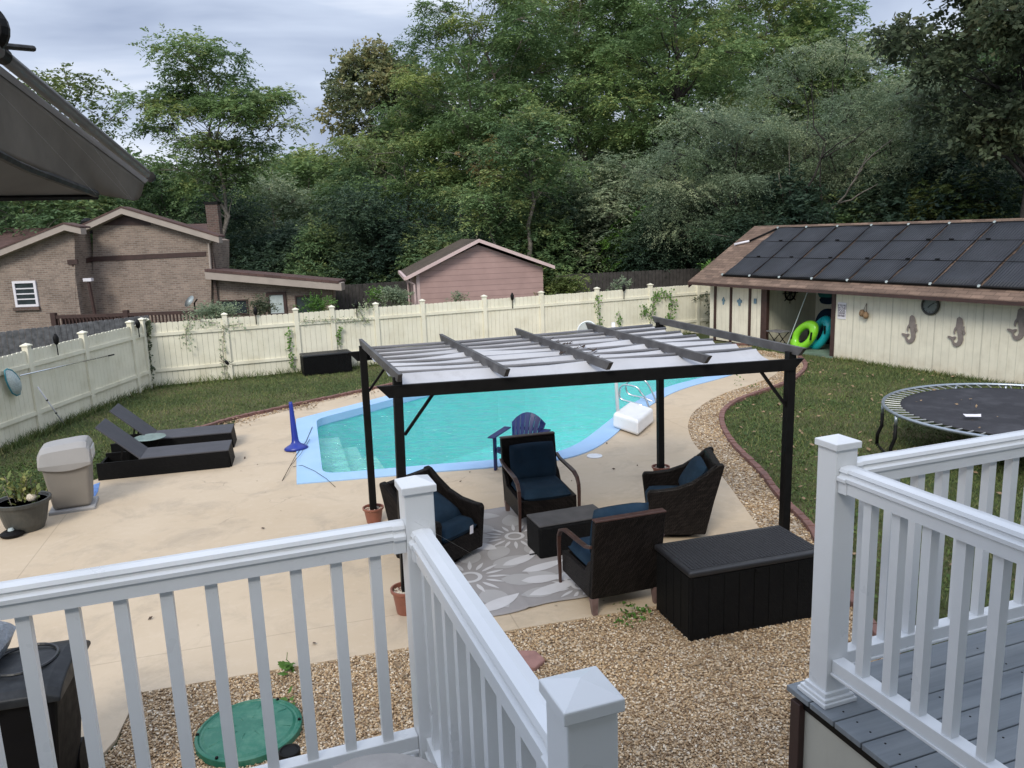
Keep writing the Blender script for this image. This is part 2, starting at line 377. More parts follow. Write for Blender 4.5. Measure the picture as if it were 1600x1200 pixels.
base = n.mix(n.math('MULTIPLY', n.math('MAXIMUM', jn, jm), .38), base, (.22, .17, .12))
vv = n.n.new('ShaderNodeVectorMath'); vv.operation = 'ADD'; n.link(n.obj, vv.inputs[0]); nz = n.n.new('ShaderNodeTexNoise'); nz.inputs['Scale'].default_value = 1.5; nz.inputs['Detail'].default_value = 4; n.link(n.obj, nz.inputs['Vector']); n.link(nz.outputs['Color'], vv.inputs[1])
ck = n.math('LESS_THAN', n.voro(.38, vv.outputs[0], 'DISTANCE_TO_EDGE'), .0045)
base = n.mix(n.math('MULTIPLY', n.math('MULTIPLY', ck, n.rng(n.noise(.6, 2), .54, .6)), .4), base, (.2, .16, .12))
M['patio'] = n.out(base, .62, n.bump(n.noise(120, 3), .2, .002), spec=.35)
M['coping'] = simple('light_blue_paint', (.31, .49, .72), .03, 2, .5, .1, 60, .002, dirt=(.42, .52, .66), dsc=2, dk=.3)
# water
n = NT('pool_water'); w1 = n.noise(1.7, 2, .5, n.mapv((1, 2.6, 1), (0, 0, R(12))), .8); w2 = n.noise(7, 2, .5, n.mapv((1, 2.2, 1), (0, 0, R(10))))
nb = n.bump(n.math('ADD', w1, n.math('MULTIPLY', w2, .3)), 1.0, .2)
gl = n.n.new('ShaderNodeBsdfGlossy'); gl.inputs['Roughness'].default_value = .04; gl.inputs['Color'].default_value = (.95, 1, 1, 1); n.link(nb, gl.inputs['Normal'])
tp = n.n.new('ShaderNodeBsdfTransparent'); tp.inputs[0].default_value = (.70, .98, .97, 1)
fr = n.n.new('ShaderNodeFresnel'); fr.inputs[0].default_value = 1.5; n.link(nb, fr.inputs['Normal']); mx = n.n.new('ShaderNodeMixShader')
n.link(fr.outputs[0], mx.inputs[0]); n.link(tp.outputs[0], mx.inputs[1]); n.link(gl.outputs[0], mx.inputs[2]); n.link(mx.outputs[0], n.n['Material Output'].inputs[0]); M['water'] = n.m
M['basin'] = simple('aqua_pool_plaster', (.34, .90, .84), .06, .6, .6, .1, 30, .003)
M['step'] = simple('pale_pool_plaster', (.62, .86, .74), .08, 2.5, .6, .05)
# gravel
n = NT('pea_gravel'); vc = n.n.new('ShaderNodeTexVoronoi'); vc.inputs['Scale'].default_value = 42; n.link(n.obj, vc.inputs['Vector'])
c_ = n.sep(vc.outputs['Color'])
M['gravel'] = n.out(n.mix(n.rng(n.noise(1.1, 4), .35, .65), n.ramp(c_[0], [(0, (.16, .11, .07)), (.35, (.36, .25, .15)), (.7, (.52, .39, .25)), (1, (.68, .58, .45))]), n.ramp(c_[0], [(0, (.13, .10, .07)), (.5, (.34, .25, .16)), (1, (.58, .49, .37))])), .85, n.bump(n.math('SUBTRACT', 1.0, vc.outputs['Distance']), 1, .02))
n = NT('pebble'); at = n.n.new('ShaderNodeAttribute'); at.attribute_name = 'tone'
M['pebble'] = n.out(n.mix(1.0, n.ramp(at.outputs['Fac'], [(0, (.20, .125, .07)), (.2, (.38, .255, .14)), (.55, (.54, .395, .235)), (.8, (.66, .52, .35)), (1, (.78, .71, .59))]), n.ramp(n.noise(.9, 4), [(.3, (.78, .78, .8)), (.7, (1.1, 1.06, 1.0))]), 'MULTIPLY'), .6, None, spec=.4)
# patio outline
i1 = Vector(G(217, 1087)[:2]); i2 = Vector(G(1023, 951)[:2]); j1 = Vector(G(1134, 754)[:2]); j2 = Vector(G(1184, 825)[:2])
def isect(p, p2, q, q2):
    r_ = p2-p; s2 = q2-q; t = ((q-p).x*s2.y-(q-p).y*s2.x)/(r_.x*s2.y-r_.y*s2.x); return p+r_*t
cor = isect(i1, i2, j1, j2)
right_edge = chaikin(P2((1222, 563), (1217, 586), (1185, 599), (1127, 617), (1087, 640), (1073, 663), (1080, 692), (1108, 722), (1134, 754)), 2, False)
patio = [xy(G(0, 797)-Vector((9, 2.6, 0)))] + [(-15, 2.0)] + [xy(G(182, 1160)-Vector((.25, 3.2, 0)))] + P2((182, 1160), (217, 1087)) + [xy(cor)] + right_edge[::-1] + [(6.9, 24.0), (5.5, 24.4), (1.0, 24.6), (-.9, 23.6)] + P2((640, 600), (560, 617), (470, 639), (366, 664), (150, 752), (0, 797))
patio_o = sheet('patio', patio, [inset(pool_out, .05)], .03, M['patio'], .06); tag(patio_o, kind='structure')
lawn = sheet('ground', [(-220, -40), (220, -40), (220, 320), (-220, 320)], [inset(pool_out, .2)], 0, M['lawn']); tag(lawn, kind='structure')
# gravel beds
brickR = chaikin(P2((1246, 556), (1262, 572), (1250, 588), (1225, 603), (1155, 625), (1128, 644), (1127, 666), (1145, 698), (1190, 740), (1215, 776), (1239, 800), (1272, 833), (1300, 900)) + [(3.35, 6.6), (3.2, 5.0), (3.2, 1.0)], 2, False)
grav_poly = [xy(G(190, 1150)-Vector((.5, 3.6, 0)))] + P2((184, 1165), (219, 1080)) + [(cor.x-.2, cor.y+.3)] + [(p[0]-.12, p[1]+.02) for p in right_edge[::-1]] + [(7.2, 24.6)] + brickR
g1 = sheet('gravel_bed', grav_poly, [], .012, M['gravel']); tag(g1, kind='structure')
brickL = P2((300, 670), (366, 652), (470, 630), (560, 612), (640, 594)) + [(-1.4, 24.0), (1, 25.2), (5.5, 25.1), (7.9, 24.9)]
strip = P2((366, 664), (470, 639), (560, 617), (640, 600)) + [(-.9, 23.6), (1.0, 24.6), (5.5, 24.4), (6.9, 24.0)]
g2 = sheet('gravel_bed', [(p[0]-.02, p[1]+.05) for p in brickL[1:]][::-1] + [(p[0]+.1, p[1]-.1) for p in strip], [], .0085, M['gravel']); tag(g2, kind='structure')
# coping
cop = sheet('pool_coping', pool_out, [pool_in], .05, M['coping'], .18); tag(cop, kind='structure')
# basin
b = MB(); N = len(wall_in); dep = []
ys = [p[1] for p in wall_in]
def depth_at(p): 
    t = min(1, max(0, (p[1]-13)/5)); return -(1.05+.9*t)
b.v = [(p[0], p[1], .0) for p in wall_in] + [(p[0], p[1], depth_at(p)) for p in wall_in]
for i in range(N): j = (i+1) % N; b.f.append((i, j, N+j, N+i))
for t in tessellate_polygon([[Vector((p[0], p[1], 0)) for p in wall_in]]): b.f.append(tuple(N+i for i in t))
basin = b.build('pool_basin', M['basin']); tag(basin, kind='structure')
wt = sheet('water', inset(pool_in, -.01), [], -.11, M['water']); tag(wt, kind='structure')
# steps across the near left corner, under the water
c0 = Vector(pin[0]); cl = Vector(pin[-1]); dr = (Vector(pin[1])-c0).normalized(); ul = (cl-c0).normalized()
st = MB()
for k, (w_, zt) in enumerate(((.55, -.32), (1.0, -.56), (1.5, -.8))):
    st.prism([tuple(c0+ul*.05+dr*.0), tuple(c0+ul*.05+dr*w_), tuple(c0+ul*((cl-c0).length-.25)+dr*w_*.8), tuple(c0+ul*((cl-c0).length-.25))], -1.3, zt-.002*k)
tag(st.build('pool_steps', M['step'], bevel=.03), kind='structure')
# brick edgings
def edging(name, path, label, w=.1, h=.07, L=.21):
    t = thing(name, label, 'edging', (path[0][0], path[0][1], 0)); b = MB(); pts = [Vector(p) for p in path]; acc = 0
    d_ = [0]
    for i in range(1, len(pts)): d_.append(d_[-1]+(pts[i]-pts[i-1]).length)
    def at(s):
        for i in range(1, len(pts)):
            if d_[i] >= s: k = (s-d_[i-1])/(d_[i]-d_[i-1]+1e-9); return pts[i-1].lerp(pts[i], k)
        return pts[-1]
    s = 0
    while s < d_[-1]-L:
        a = at(s+.005); c = at(s+L-.008); j = random.uniform(-.008, .008)
        b.bar((a.x, a.y, h/2+j-.004), (c.x, c.y, h/2+random.uniform(-.008, .008)), w+random.uniform(-.008, .008), h+.02); s += L
    b.build('brick_course', M['brickpaver'], t, world=True, bevel=.008)
    return t
edging('brick_edging', brickR[2:-4], 'curving reddish brown brick edging between gravel band and right lawn')
edging('brick_edging', P2((300, 675), (366, 656), (470, 633), (560, 614), (640, 596))+[(-1.4, 24.1), (1, 25.3), (5.5, 25.2), (7.9, 25.0)], 'low dark red brick edging between left lawn and narrow gravel strip')
# real pebbles over the near gravel and thinner on the far bands
def inpoly(P, poly):
    x, y = P[:, 0], P[:, 1]; r = np.zeros(len(P), bool); n = len(poly); j = n-1
    for i in range(n):
        xi, yi = poly[i]; xj, yj = poly[j]
        c = ((yi > y) != (yj > y)) & (x < (xj-xi)*(y-yi)/(yj-yi+1e-12)+xi); r ^= c; j = i
    return r
def scatter(poly, x0, x1, y0, y1, n): 
    P = np.stack([rng.uniform(x0, x1, n), rng.uniform(y0, y1, n)], 1); return P[inpoly(P, poly)]
def pebbles(P, size, z, name, label):
    n = len(P); s = rng.uniform(.55, 1.25, n)*size; a = rng.uniform(0, 2*PI, n)
    base = np.array([[-1, -1, -1], [1, -1, -1], [1, 1, -1], [-1, 1, -1], [-1, -1, 1], [1, -1, 1], [1, 1, 1], [-1, 1, 1]], float)*.62
    V = base[None]*rng.uniform(.6, 1.25, (n, 8, 3)); V[:, :, 2] *= .62; V[:, :, 0] *= rng.uniform(.9, 1.5, (n, 1)); V *= s[:, None, None]/2
    til = rng.uniform(-.6, .6, (n, 1)); V[:, :, 2] += V[:, :, 0]*til
    ca, sa = np.cos(a)[:, None], np.sin(a)[:, None]; X = V[:, :, 0]*ca-V[:, :, 1]*sa; Y = V[:, :, 0]*sa+V[:, :, 1]*ca
    V = np.stack([X+P[:, None, 0], Y+P[:, None, 1], V[:, :, 2]+z+rng.uniform(0, .009, (n, 1))], 2)
    q = np.array([[0, 3, 2, 1], [4, 5, 6, 7], [0, 1, 5, 4], [1, 2, 6, 5], [2, 3, 7, 6], [3, 0, 4, 7]])
    Fq = (q[None]+np.arange(n)[:, None, None]*8).reshape(-1, 4)
    return tag(rawmesh(name, V.reshape(-1, 3), Fq, M['pebble'], col=np.repeat(rng.random(n)**1.1, 6), smooth=False), label, kind='stuff')
pats = patio
Pn = scatter(grav_poly, -3.4, 3.6, 4.2, 9.0, 125000); Pn = Pn[~inpoly(Pn, pats)]
pebbles(Pn, .0215, .018, 'pebbles', 'tan and brown pea gravel below the deck')
Pb = scatter(grav_poly, -3.4, 3.6, 4.2, 9.0, 1500); Pb = Pb[~inpoly(Pb, pats)]; pebbles(Pb, .031, .024, 'pebbles', 'larger pale stones mixed into the gravel below the deck')
Pf = scatter(grav_poly, 1.2, 8, 9.0, 24.5, 60000); Pf = Pf[~inpoly(Pf, pats)]
pebbles(Pf, .034, .018, 'pebbles', 'pale tan gravel band beside the right lawn')
g2p = [(p[0], p[1]) for p in brickL[1:]][::-1]+strip
Pg = scatter(g2p, -6.5, 7, 15, 25.5, 16000); pebbles(Pg, .045, .016, 'pebbles', 'thin gravel strip beyond the pool')
# grass blades and low weeds
excl = [patio, grav_poly, g2p, pool_out]
def lawnpts(x0, x1, y0, y1, n):
    P = np.stack([rng.uniform(x0, x1, n), rng.uniform(y0, y1, n)], 1)
    for e in excl: P = P[~inpoly(P, e)]
    return P
def blades(P, h, w, name, mat, label, tone=None):
    n = len(P); a = rng.uniform(0, 2*PI, n); hh = h*rng.uniform(.5, 1.3, n); lean = rng.normal(0, .55, (n, 2))*hh[:, None]
    d = np.stack([np.cos(a), np.sin(a)], 1)*w/2
    A = np.concatenate([P-d, np.zeros((n, 1))], 1); B = np.concatenate([P+d, np.zeros((n, 1))], 1); C = np.concatenate([P+lean, hh[:, None]], 1)
    V = np.stack([A, B, C], 1).reshape(-1, 3); Fq = np.arange(n*3).reshape(-1, 3)
    return tag(rawmesh(name, V, Fq, mat, col=(rng.random(n) if tone is None else tone)), label, 'grass', kind='stuff')
n = NT('grass_blade'); at = n.n.new('ShaderNodeAttribute'); at.attribute_name = 'tone'
M['blade'] = n.out(n.mix(1.0, n.ramp(at.outputs['Fac'], [(0, (.075, .11, .036)), (.6, (.12, .165, .058)), (.88, (.17, .18, .075)), (1, (.26, .23, .11))]), n.ramp(n.noise(.8, 5, .65), [(.32, (.68, .74, .72)), (.68, (1.15, 1.1, 1.0))]), 'MULTIPLY'), .8, None, spec=.2)
blades(lawnpts(3.2, 13, 3.5, 12, 100000), .055, .011, 'grass', M['blade'], 'uneven green grass of the right lawn near the deck')
blades(lawnpts(2.5, 13, 12, 25, 90000), .055, .016, 'grass', M['blade'], 'uneven green grass in front of the pool house')
blades(lawnpts(-11, 2, 10, 26, 120000), .05, .016, 'grass', M['blade'], 'mown green grass of the left lawn by the fence')
def litter(P, s, z, name, mat, label, cat='leaves', flat=.35, tone=None):
    n = len(P); a = rng.uniform(0, 2*PI, n); s = s*rng.uniform(.5, 1.3, n); d = np.stack([np.cos(a), np.sin(a), rng.normal(0, flat, n)], 1); e = np.stack([-np.sin(a), np.cos(a), rng.normal(0, flat, n)], 1)
    c = np.concatenate([P[:, :2], (np.full((n, 1), z) if P.shape[1] == 2 else P[:, 2:3])+s[:, None]*.3], 1)
    V = np.stack([c-d*s[:, None]*.6, c-e*s[:, None]*.35, c+d*s[:, None]*.6, c+e*s[:, None]*.35], 1).reshape(-1, 3)
    return tag(rawmesh(name, V, np.arange(4*n).reshape(-1, 4), mat, col=(rng.random(n) if tone is None else tone)), label, cat, kind='stuff')
wd = lawnpts(3.2, 10, 4, 18, 16000); cl_ = np.sin(wd[:, 0]*1.9+np.sin(wd[:, 1]*1.3)*2)+np.cos(wd[:, 1]*1.7+wd[:, 0]*.6)+rng.normal(0, .4, len(wd)); wd = wd[cl_ > 1.05]
edgeb = rng.normal(0, .35, (2600, 2))+np.array([brickR[int(i)] for i in rng.uniform(10, len(brickR)-6, 2600)])+np.array([.55, 0])
for e in excl: edgeb = edgeb[~inpoly(edgeb, e)]
wd = np.concatenate([wd, edgeb])
litter(wd, .042, .025, 'weeds', M['leaf_weed'], 'bright broad leaved weeds in the right lawn', 'weeds', .5)
wl = lawnpts(-10.5, -6.2, 10, 15, 9000); wl = wl[(np.sin(wl[:, 0]*2.1)+np.cos(wl[:, 1]*1.9)) > 0]
litter(wl, .045, .025, 'weeds', M['leaf_weed'], 'bright low weeds behind the taupe bin', 'weeds', .5)
dl = lawnpts(3.5, 12.5, 4, 24, 900); litter(dl, .075, .03, 'leaf_litter', simple('dead_leaf', (.22, .15, .085), .5, 30, .9, 0), 'brown fallen leaves scattered on the right lawn')
fe = np.stack([rng.uniform(-10.0, 6.5, 2600), np.zeros(2600)], 1); fe[:, 1] = 21.25+(fe[:, 0]+9.95)*.418+rng.normal(0, .07, 2600)-.12
blades(fe, .22, .02, 'grass', M['blade'], 'long untrimmed grass along the foot of the back fence')
fl_ = np.stack([np.full(2200, -10.0)+rng.normal(0, .07, 2200), rng.uniform(12, 21.3, 2200)], 1); blades(fl_, .2, .02, 'grass', M['blade'], 'long untrimmed grass along the left fence foot')
fs_ = np.stack([rng.uniform(.3, 8, 1600), rng.normal(-.08, .05, 1600)], 1); e_ = np.array([.4617, -.887]); nb_ = np.array([.887, .4617]); fs_ = np.array([9.1, 22.2])+fs_[:, :1]*e_+fs_[:, 1:]*nb_
blades(fs_, .13, .02, 'grass', M['blade'], 'tufts of grass along the pool house wall foot')
M['dead'] = bpy.data.materials['dead_leaf']
pl = rng.random((70, 2))*np.array([9, 9])+np.array([-5, 5.5]); pl = pl[inpoly(pl, patio) & ~inpoly(pl, pool_out)]
litter(pl, .04, .034, 'leaf_litter', simple('dark_leaf', (.07, .045, .03), .5, 30, .9, 0), 'dark fallen leaves dotted over the tan patio')
gl_ = scatter(grav_poly, -2.5, 3.2, 4.8, 8.5, 60); gl_ = gl_[~inpoly(gl_, patio)]; litter(gl_, .07, .045, 'leaf_litter', M['dead'], 'brown leaves lying on the near gravel')
st2 = np.array(strip)[[int(i) for i in rng.uniform(0, 4, 260)]]+rng.normal(0, .25, (260, 2)); litter(st2, .06, .04, 'leaf_litter', M['dead'], 'dry leaves caught along the gravel strip behind the pool')
# ================================================================== FENCES
def fence(name, label, A, B_, ps, h, mat, side, pick_w=.143, gap=.006, cap=True, rails=True, arch=0.0, posts=True, z0=0.0, pw=.13, group=None):
    A = Vector(A); B_ = Vector(B_); d = (B_-A); L = d.length; rz = math.atan2(d.y, d.x)
    t = thing(name, label, 'fence', (A.x, A.y, z0), rz, group)
    ps = sorted(ps)
    edges = ps if posts else [0, L]
    for i in range(len(edges)-1):
        b = MB(); r = MB(); x = edges[i]+(pw/2 if posts else 0); xe = edges[i+1]-(pw/2 if posts else 0); nn = max(1, int(round((xe-x)/(pick_w+gap)))); st = (xe-x)/nn
        for k in range(nn):
            u = (k+.5)/nn; hh = h-.06+arch*math.sin(PI*u)+random.uniform(-.006, .006); w = (st-gap)/2; cxk = x+(k+.5)*st
            b.frontprism([(cxk-w, .03), (cxk+w, .03), (cxk+w, hh-.022), (cxk+w*.7, hh), (cxk-w*.7, hh), (cxk-w, hh-.022)], -.012, .012)
        pn = b.build('picket_panel', mat, t)
        if rails:
            for zz in (.42, h-.42):
                r = MB(); r.box(x, xe, side*.012 if side > 0 else -.05, .05 if side > 0 else -.012, zz, zz+.085); r.build('rail', mat, t)
    if posts:
        for q in ps:
            b = MB().box(q-pw/2, q+pw/2, -pw/2, pw/2, 0, h+.03); p = b.build('post', mat, t, bevel=.006)
            if cap: MB().add([(q-.085, -.085, h+.03), (q+.085, -.085, h+.03), (q+.085, .085, h+.03), (q-.085, .085, h+.03), (q-.085, -.085, h+.055), (q+.085, -.085, h+.055), (q+.085, .085, h+.055), (q-.085, .085, h+.055), (q, 0, h+.10)],
                [(0, 3, 2, 1), (0, 1, 5, 4), (1, 2, 6, 5), (2, 3, 7, 6), (3, 0, 4, 7), (4, 5, 8), (5, 6, 8), (6, 7, 8), (7, 4, 8)]).build('post_cap', mat, p)
    return t
FA = Vector((-9.95, 21.35)); FB = Vector((7.6, 28.69)); fd = (FB-FA).normalized(); fn = Vector((-fd.y, fd.x))
def onfence(px, py): w = PLV(px, py, FA, fd); return (w.xy-FA).dot(fd), w.z
fps = [.05] + [onfence(x, 480)[0] for x in (349, 461, 660, 757, 846, 933, 1016, 1090)]
fps.insert(3, onfence(518, 480)[0]); fps.insert(4, onfence(587, 480)[0])
bf = fence('vinyl_fence', 'long cream picket fence across the back of the yard with vines on it', FA, FB, fps+[(FB-FA).length], 1.83, M['cream'], -1, group=None)
LA = Vector((-10.45, 8.5)); LB = Vector((-9.95, 21.3)); ld = (LB-LA).normalized()
lps = [(PLV(x, y, LA, ld).xy-LA).dot(ld) for x, y in ((50, 600), (137, 580), (210, 560))]
lf = fence('vinyl_fence', 'cream picket fence running down the left side of the yard', LA, LB, [.1, lps[0]-4.3, lps[0]-2.15]+lps+[(LB-LA).length-.08], 1.86, M['cream'], -1, arch=.0)
q0 = DD(-60, 500, 21.5); q1 = DD(232, 492, 27)
gf = fence('board_fence', 'weathered grey board fence behind the left vinyl fence', (q0.x-6, q0.y-3), (q1.x, q1.y), [0], 1.78, M['greyboard'], 1, cap=False, rails=False, posts=False, gap=.014)
q0 = DD(520, 440, 33); q1 = DD(660, 440, 34.5)
fence('board_fence', 'dark aged board fence between the brick house and pink shed', (q0.x-2, q0.y+.5), (q1.x, q1.y+1), [0], 1.95, M['darkboard'], 1, cap=False, rails=False, posts=False, gap=.014)
q0 = DD(868, 432, 33); q1 = DD(1085, 437, 35)
fence('board_fence', 'dark brown board fence right of the pink shed under the trees', (q0.x, q0.y), (q1.x+1, q1.y), [0], 2.1, M['darkboard'], 1, cap=False, rails=False, posts=False, gap=.014)
# tiki torches
def torch(x, y, z, h, label):
    t = thing('garden_torch', label, 'torch', (x, y, 0), 0, 'black torches on the fence')
    MB().tube([(0, 0, z), (0, 0, z+h)], .014, 6).build('pole', M['black'], t)
    MB().lathe([(.03, z+h), (.055, z+h+.05), (.06, z+h+.15), (.04, z+h+.19), (.02, z+h+.24)], 12).build('lantern', M['black'], t, smooth=True)
for x, y0, y1, lb in ((326, 488, 497, None), (401, 482, 507, 'black garden torch on the back fence just right of the first post'), (558, 478, 495, 'black garden torch on the back fence above the far storage box'), (801, 482, 455, 'black torch on the back fence in front of the pink shed right end'), (975, 467, 440, 'black torch on the back fence left of the vine covered post')):
    if lb is None: continue
    w = PLV(x, max(y0, y1)+0, FA-fn*.07, fd); torch(w.x, w.y, w.z, .27, lb)
for x, y0, lb in ((91, 555, 'black torch on the left fence between the two nearest posts'), (218, 527, 'black torch on the left fence beside the yard corner')):
    w = PLV(x, y0, (LA.x+.09, LA.y), ld); torch(w.x, w.y, w.z, .24, lb)
# ================================================================== POOL HOUSE  (local x = along the front towards the camera, y = back)
PQ = Vector((9.1, 22.2)); PE = Vector((math.cos(R(-62.5)), math.sin(R(-62.5)))); PN = Vector((-PE.y, PE.x))
ph = thing('pool_house', 'long low cream pool house with brown shingle roof and open bay', 'pool house', (PQ.x, PQ.y, 0), R(-62.5))
PM = Matrix.Translation((PQ.x, PQ.y, 0)) @ Matrix.Rotation(R(-62.5), 4, 'Z')
def WP(px, py, d=0.0):                   # (s, z) on the plane d behind the front
    w = PLV(px, py, PQ+PN*d, PE); return (w.xy-PQ).dot(PE), w.z
def S_(px, py=500, d=0.0): return WP(px, py, d)[0]
sL = -4.95; sP1 = S_(1190, 490); sP1b = S_(1199, 490); sP2 = S_(1299, 500); sP2b = S_(1305, 500); sR = 9.5; HW = 1.99; DEP = 4.6
d1 = S_(1142, 490); d2 = S_(1171.5, 490); d0 = S_(1117, 490)
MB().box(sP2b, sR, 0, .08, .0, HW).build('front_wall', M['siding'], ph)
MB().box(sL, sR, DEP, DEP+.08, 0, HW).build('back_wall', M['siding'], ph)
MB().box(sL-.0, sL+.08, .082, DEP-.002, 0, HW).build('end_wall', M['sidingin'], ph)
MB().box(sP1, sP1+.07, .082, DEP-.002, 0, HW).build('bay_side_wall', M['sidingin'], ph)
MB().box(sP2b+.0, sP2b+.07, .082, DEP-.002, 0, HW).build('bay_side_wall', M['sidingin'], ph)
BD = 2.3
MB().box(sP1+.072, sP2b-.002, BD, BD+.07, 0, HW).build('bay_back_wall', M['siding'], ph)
MB().box(sP1+.072, sP2b-.002, -.05, BD-.002, 0, .06).build('bay_floor', simple('green_concrete', (.13, .19, .14), .25, 3, .8, .1), ph)
MB().box(sL+.082, sR-.002, .05, DEP-.05, HW-.04, HW-.005).build('ceiling', M['darkboard'], ph)
for a, c_ in ((d0-.03, d0+.06), (d1-.04, d1+.04), (d2-.04, d2+.04)): MB().box(a, c_, -.03, .075, 0, HW-.005).build('door_post', M['brownpaint'], ph)
MB().box(sP1, sP1b, -.04, .078, 0, HW-.003).build('door_post', M['brownpaint'], ph)
MB().box(sP2, sP2b-.001, -.02, .078, 0, HW-.003).build('door_post', M['brownpaint'], ph)
for a, c_ in ((d0+.065, d1-.045), (d1+.045, d2-.045), (d2+.045, sP1-.003)):
    MB().box(a, c_, .01, .06, .04, HW-.1).build('door', M['siding'], ph)
MB().box(d0+.062, sP1-.002, -.02, .05, HW-.098, HW-.006).build('door_header', M['brownpaint'], ph)
MB().box(sL, d0-.032, 0, .078, 0, HW-.003).build('corner_panel', M['siding'], ph)
# roof planes
ZE, ZR, YE, YR = 1.99, 3.76, -.5, 2.5
sl = (ZR-ZE)/(YR-YE); s0, s1 = -5.5, 10.2
rf = MB().sideprism([(YE, ZE), (YR, ZR), (2*YR-YE, ZE), (2*YR-YE, ZE-.07), (YR, ZR-.08), (YE, ZE-.07)], s0, s1)
o = rf.build('roof', M['shingle'], ph)
MB().box(s0+.01, s1, YE-.022, YE-.002, ZE-.10, ZE-.012).build('eave_trim', M['brownpaint'], ph)
MB().sideprism([(0.02, HW), (DEP+.06, HW), (YR, ZR-.16)], sL+.002, sL+.07).build('gable_wall', M['sidingin'], ph)
MB().sideprism([(YE, ZE-.075), (YR, ZR-.085), (YR, ZR-.24), (YE, ZE-.2)], s0+.02, s0+.06).build('rake_board', M['brownpaint'], ph)
def RP(px, py):                          # (s, y) where a sight line meets the front roof plane
    Mi = PM.inverted(); o_ = Mi@EYE; d_ = (Mi.to_3x3()@ray(px, py)); # plane z = ZE + sl*(y-YE)
    t = (ZE+sl*(o_.y-YE)-o_.z)/(d_.z-sl*d_.y); p = o_+d_*t; return p.x, p.y
bot = [(1129, 434), (1170, 435.5), (1219, 436), (1267, 437), (1323, 438), (1386, 440.5), (1461, 444), (1538, 447.5), (1608, 452)]
top = [(1218, 363), (1259, 361), (1308, 358.5), (1364, 356), (1424, 353), (1491, 350), (1572, 346)]
SB = [RP(*p) for p in bot]; ST = [RP(*p) for p in top]
dd = (ST[-1][0]-ST[0][0])/(len(ST)-1); yt = sum(p[1] for p in ST)/len(ST); yb = sum(p[1] for p in SB)/len(SB)
n = NT('solar_mat'); p = n.sep(); ln = n.math('SINE', n.math('MULTIPLY', p[0], 84.0)); c0_ = n.mix(n.rng(n.noise(1.5, 4), .3, .7), (.016, .018, .024), (.030, .033, .042))
M['solar'] = n.out(c0_, .62, n.bump(n.noise(2.0, 4, .6, n.mapv((1, .5, 1))), .5, .05, n.bump(ln, 1.0, .012)), spec=.45)
def roofpt(s, y, up=0.0): return (s, y-up*sl/math.sqrt(1+sl*sl), ZE+sl*(y-YE)+up/math.sqrt(1+sl*sl))
sbx = [p[0] for p in SB]; stx = [p[0] for p in ST]
pw_ = (sbx[6]-sbx[0])/6; print('panels', [round(x, 2) for x in sbx], [round(x, 2) for x in stx], 'y', yb, yt)
for k in range(11):
    a = sbx[0]+pw_*k; cc = a+pw_-.075; a2 = a; b = MB(); nx, ny = 3, 10; vs = []
    for i in range(ny+1):
        for j in range(nx+1):
            s = a+(cc-a)*j/nx; y = yb+(yt-yb)*i/ny; bow = .006*math.sin(i*2.1+k)+(.02 if random.random() < .12 else 0); s += random.uniform(-.016, .016) if j in (0, nx) else 0
            vs.append(roofpt(s, y, .03+bow+.012))
    fs = [(i*(nx+1)+j, i*(nx+1)+j+1, (i+1)*(nx+1)+j+1, (i+1)*(nx+1)+j) for i in range(ny) for j in range(nx)]
    b.add(vs, fs); pnl = b.build('solar_panel', M['solar'], ph, smooth=True, solid=-.02)
    b2 = MB()
    for fr_ in (.36, .7):
        y = yb+(yt-yb)*fr_; b2.tube([roofpt(a-.04, y, .075), roofpt(cc+.04, y, .07)], .008, 5)
        if random.random() < .8:
            q = roofpt(a+random.random()*pw_, y+.03, .085); b2.box(q[0]-.05, q[0]+.05, q[1]-.03, q[1]+.03, q[2]-.012, q[2]+.02)
    b2.build('strap', M['black'], pnl)
MB().tube([roofpt(sbx[0]-.06, yb-.03, .05), roofpt(sbx[0]+pw_*11, yb-.03, .05)], .03, 8).build('header_pipe', M['black'], ph, smooth=True)
MB().tube([roofpt(sbx[0]-.06, yt+.03, .05), roofpt(sbx[0]+pw_*11, yt+.03, .05)], .03, 8).build('header_pipe', M['black'], ph, smooth=True)
b = MB()
for k in range(12):
    for yy in (yb-.03, yt+.03):
        q = roofpt(sbx[0]+pw_*k-.05, yy, .07); b.lathe([(.0, -.035), (.04, -.025), (.04, .025), (0, .035)], 6, q)
b.build('coupling', M['glass_pale'], ph)
wp = RP(1149, 384); wp2 = RP(1172, 379)
MB().tube([roofpt(*wp, -.05), roofpt(wp[0], wp[1], .06), roofpt(*wp2, .06)], .035, 8).build('feed_pipe', M['signwhite'], ph, smooth=True)
MB().tube([roofpt(*wp2, .06), roofpt(sbx[0]-.06, yt+.03, .05)], .032, 8).build('feed_pipe', M['black'], ph, smooth=True)
# ---- things on and in the pool house
def wall_thing(name, label, cat, px, py, d=0.0, group=None):
    s, z = WP(px, py, d); p = PM@Vector((s, d, 0)); t = thing(name, label, cat, (p.x, p.y, 0), R(-62.5), group); return t, z
mer = [(1360, 420), (1400, 450), (1415, 520), (1412, 562), (1436, 566), (1432, 585), (1428, 605), (1447, 665), (1436, 685), (1420, 678), (1408, 640), (1396, 598), (1400, 650), (1415, 700), (1418, 760), (1400, 815), (1365, 850), (1320, 866), (1282, 848), (1262, 805), (1250, 760), (1222, 740), (1200, 722), (1202, 702), (1238, 706), (1262, 718), (1298, 708), (1320, 718), (1314, 742), (1292, 746), (1283, 780), (1300, 806), (1330, 800), (1348, 762), (1345, 700), (1333, 645), (1330, 600), (1312, 622), (1302, 650), (1304, 676), (1290, 672), (1279, 645), (1288, 600), (1313, 560), (1322, 500), (1328, 445)]
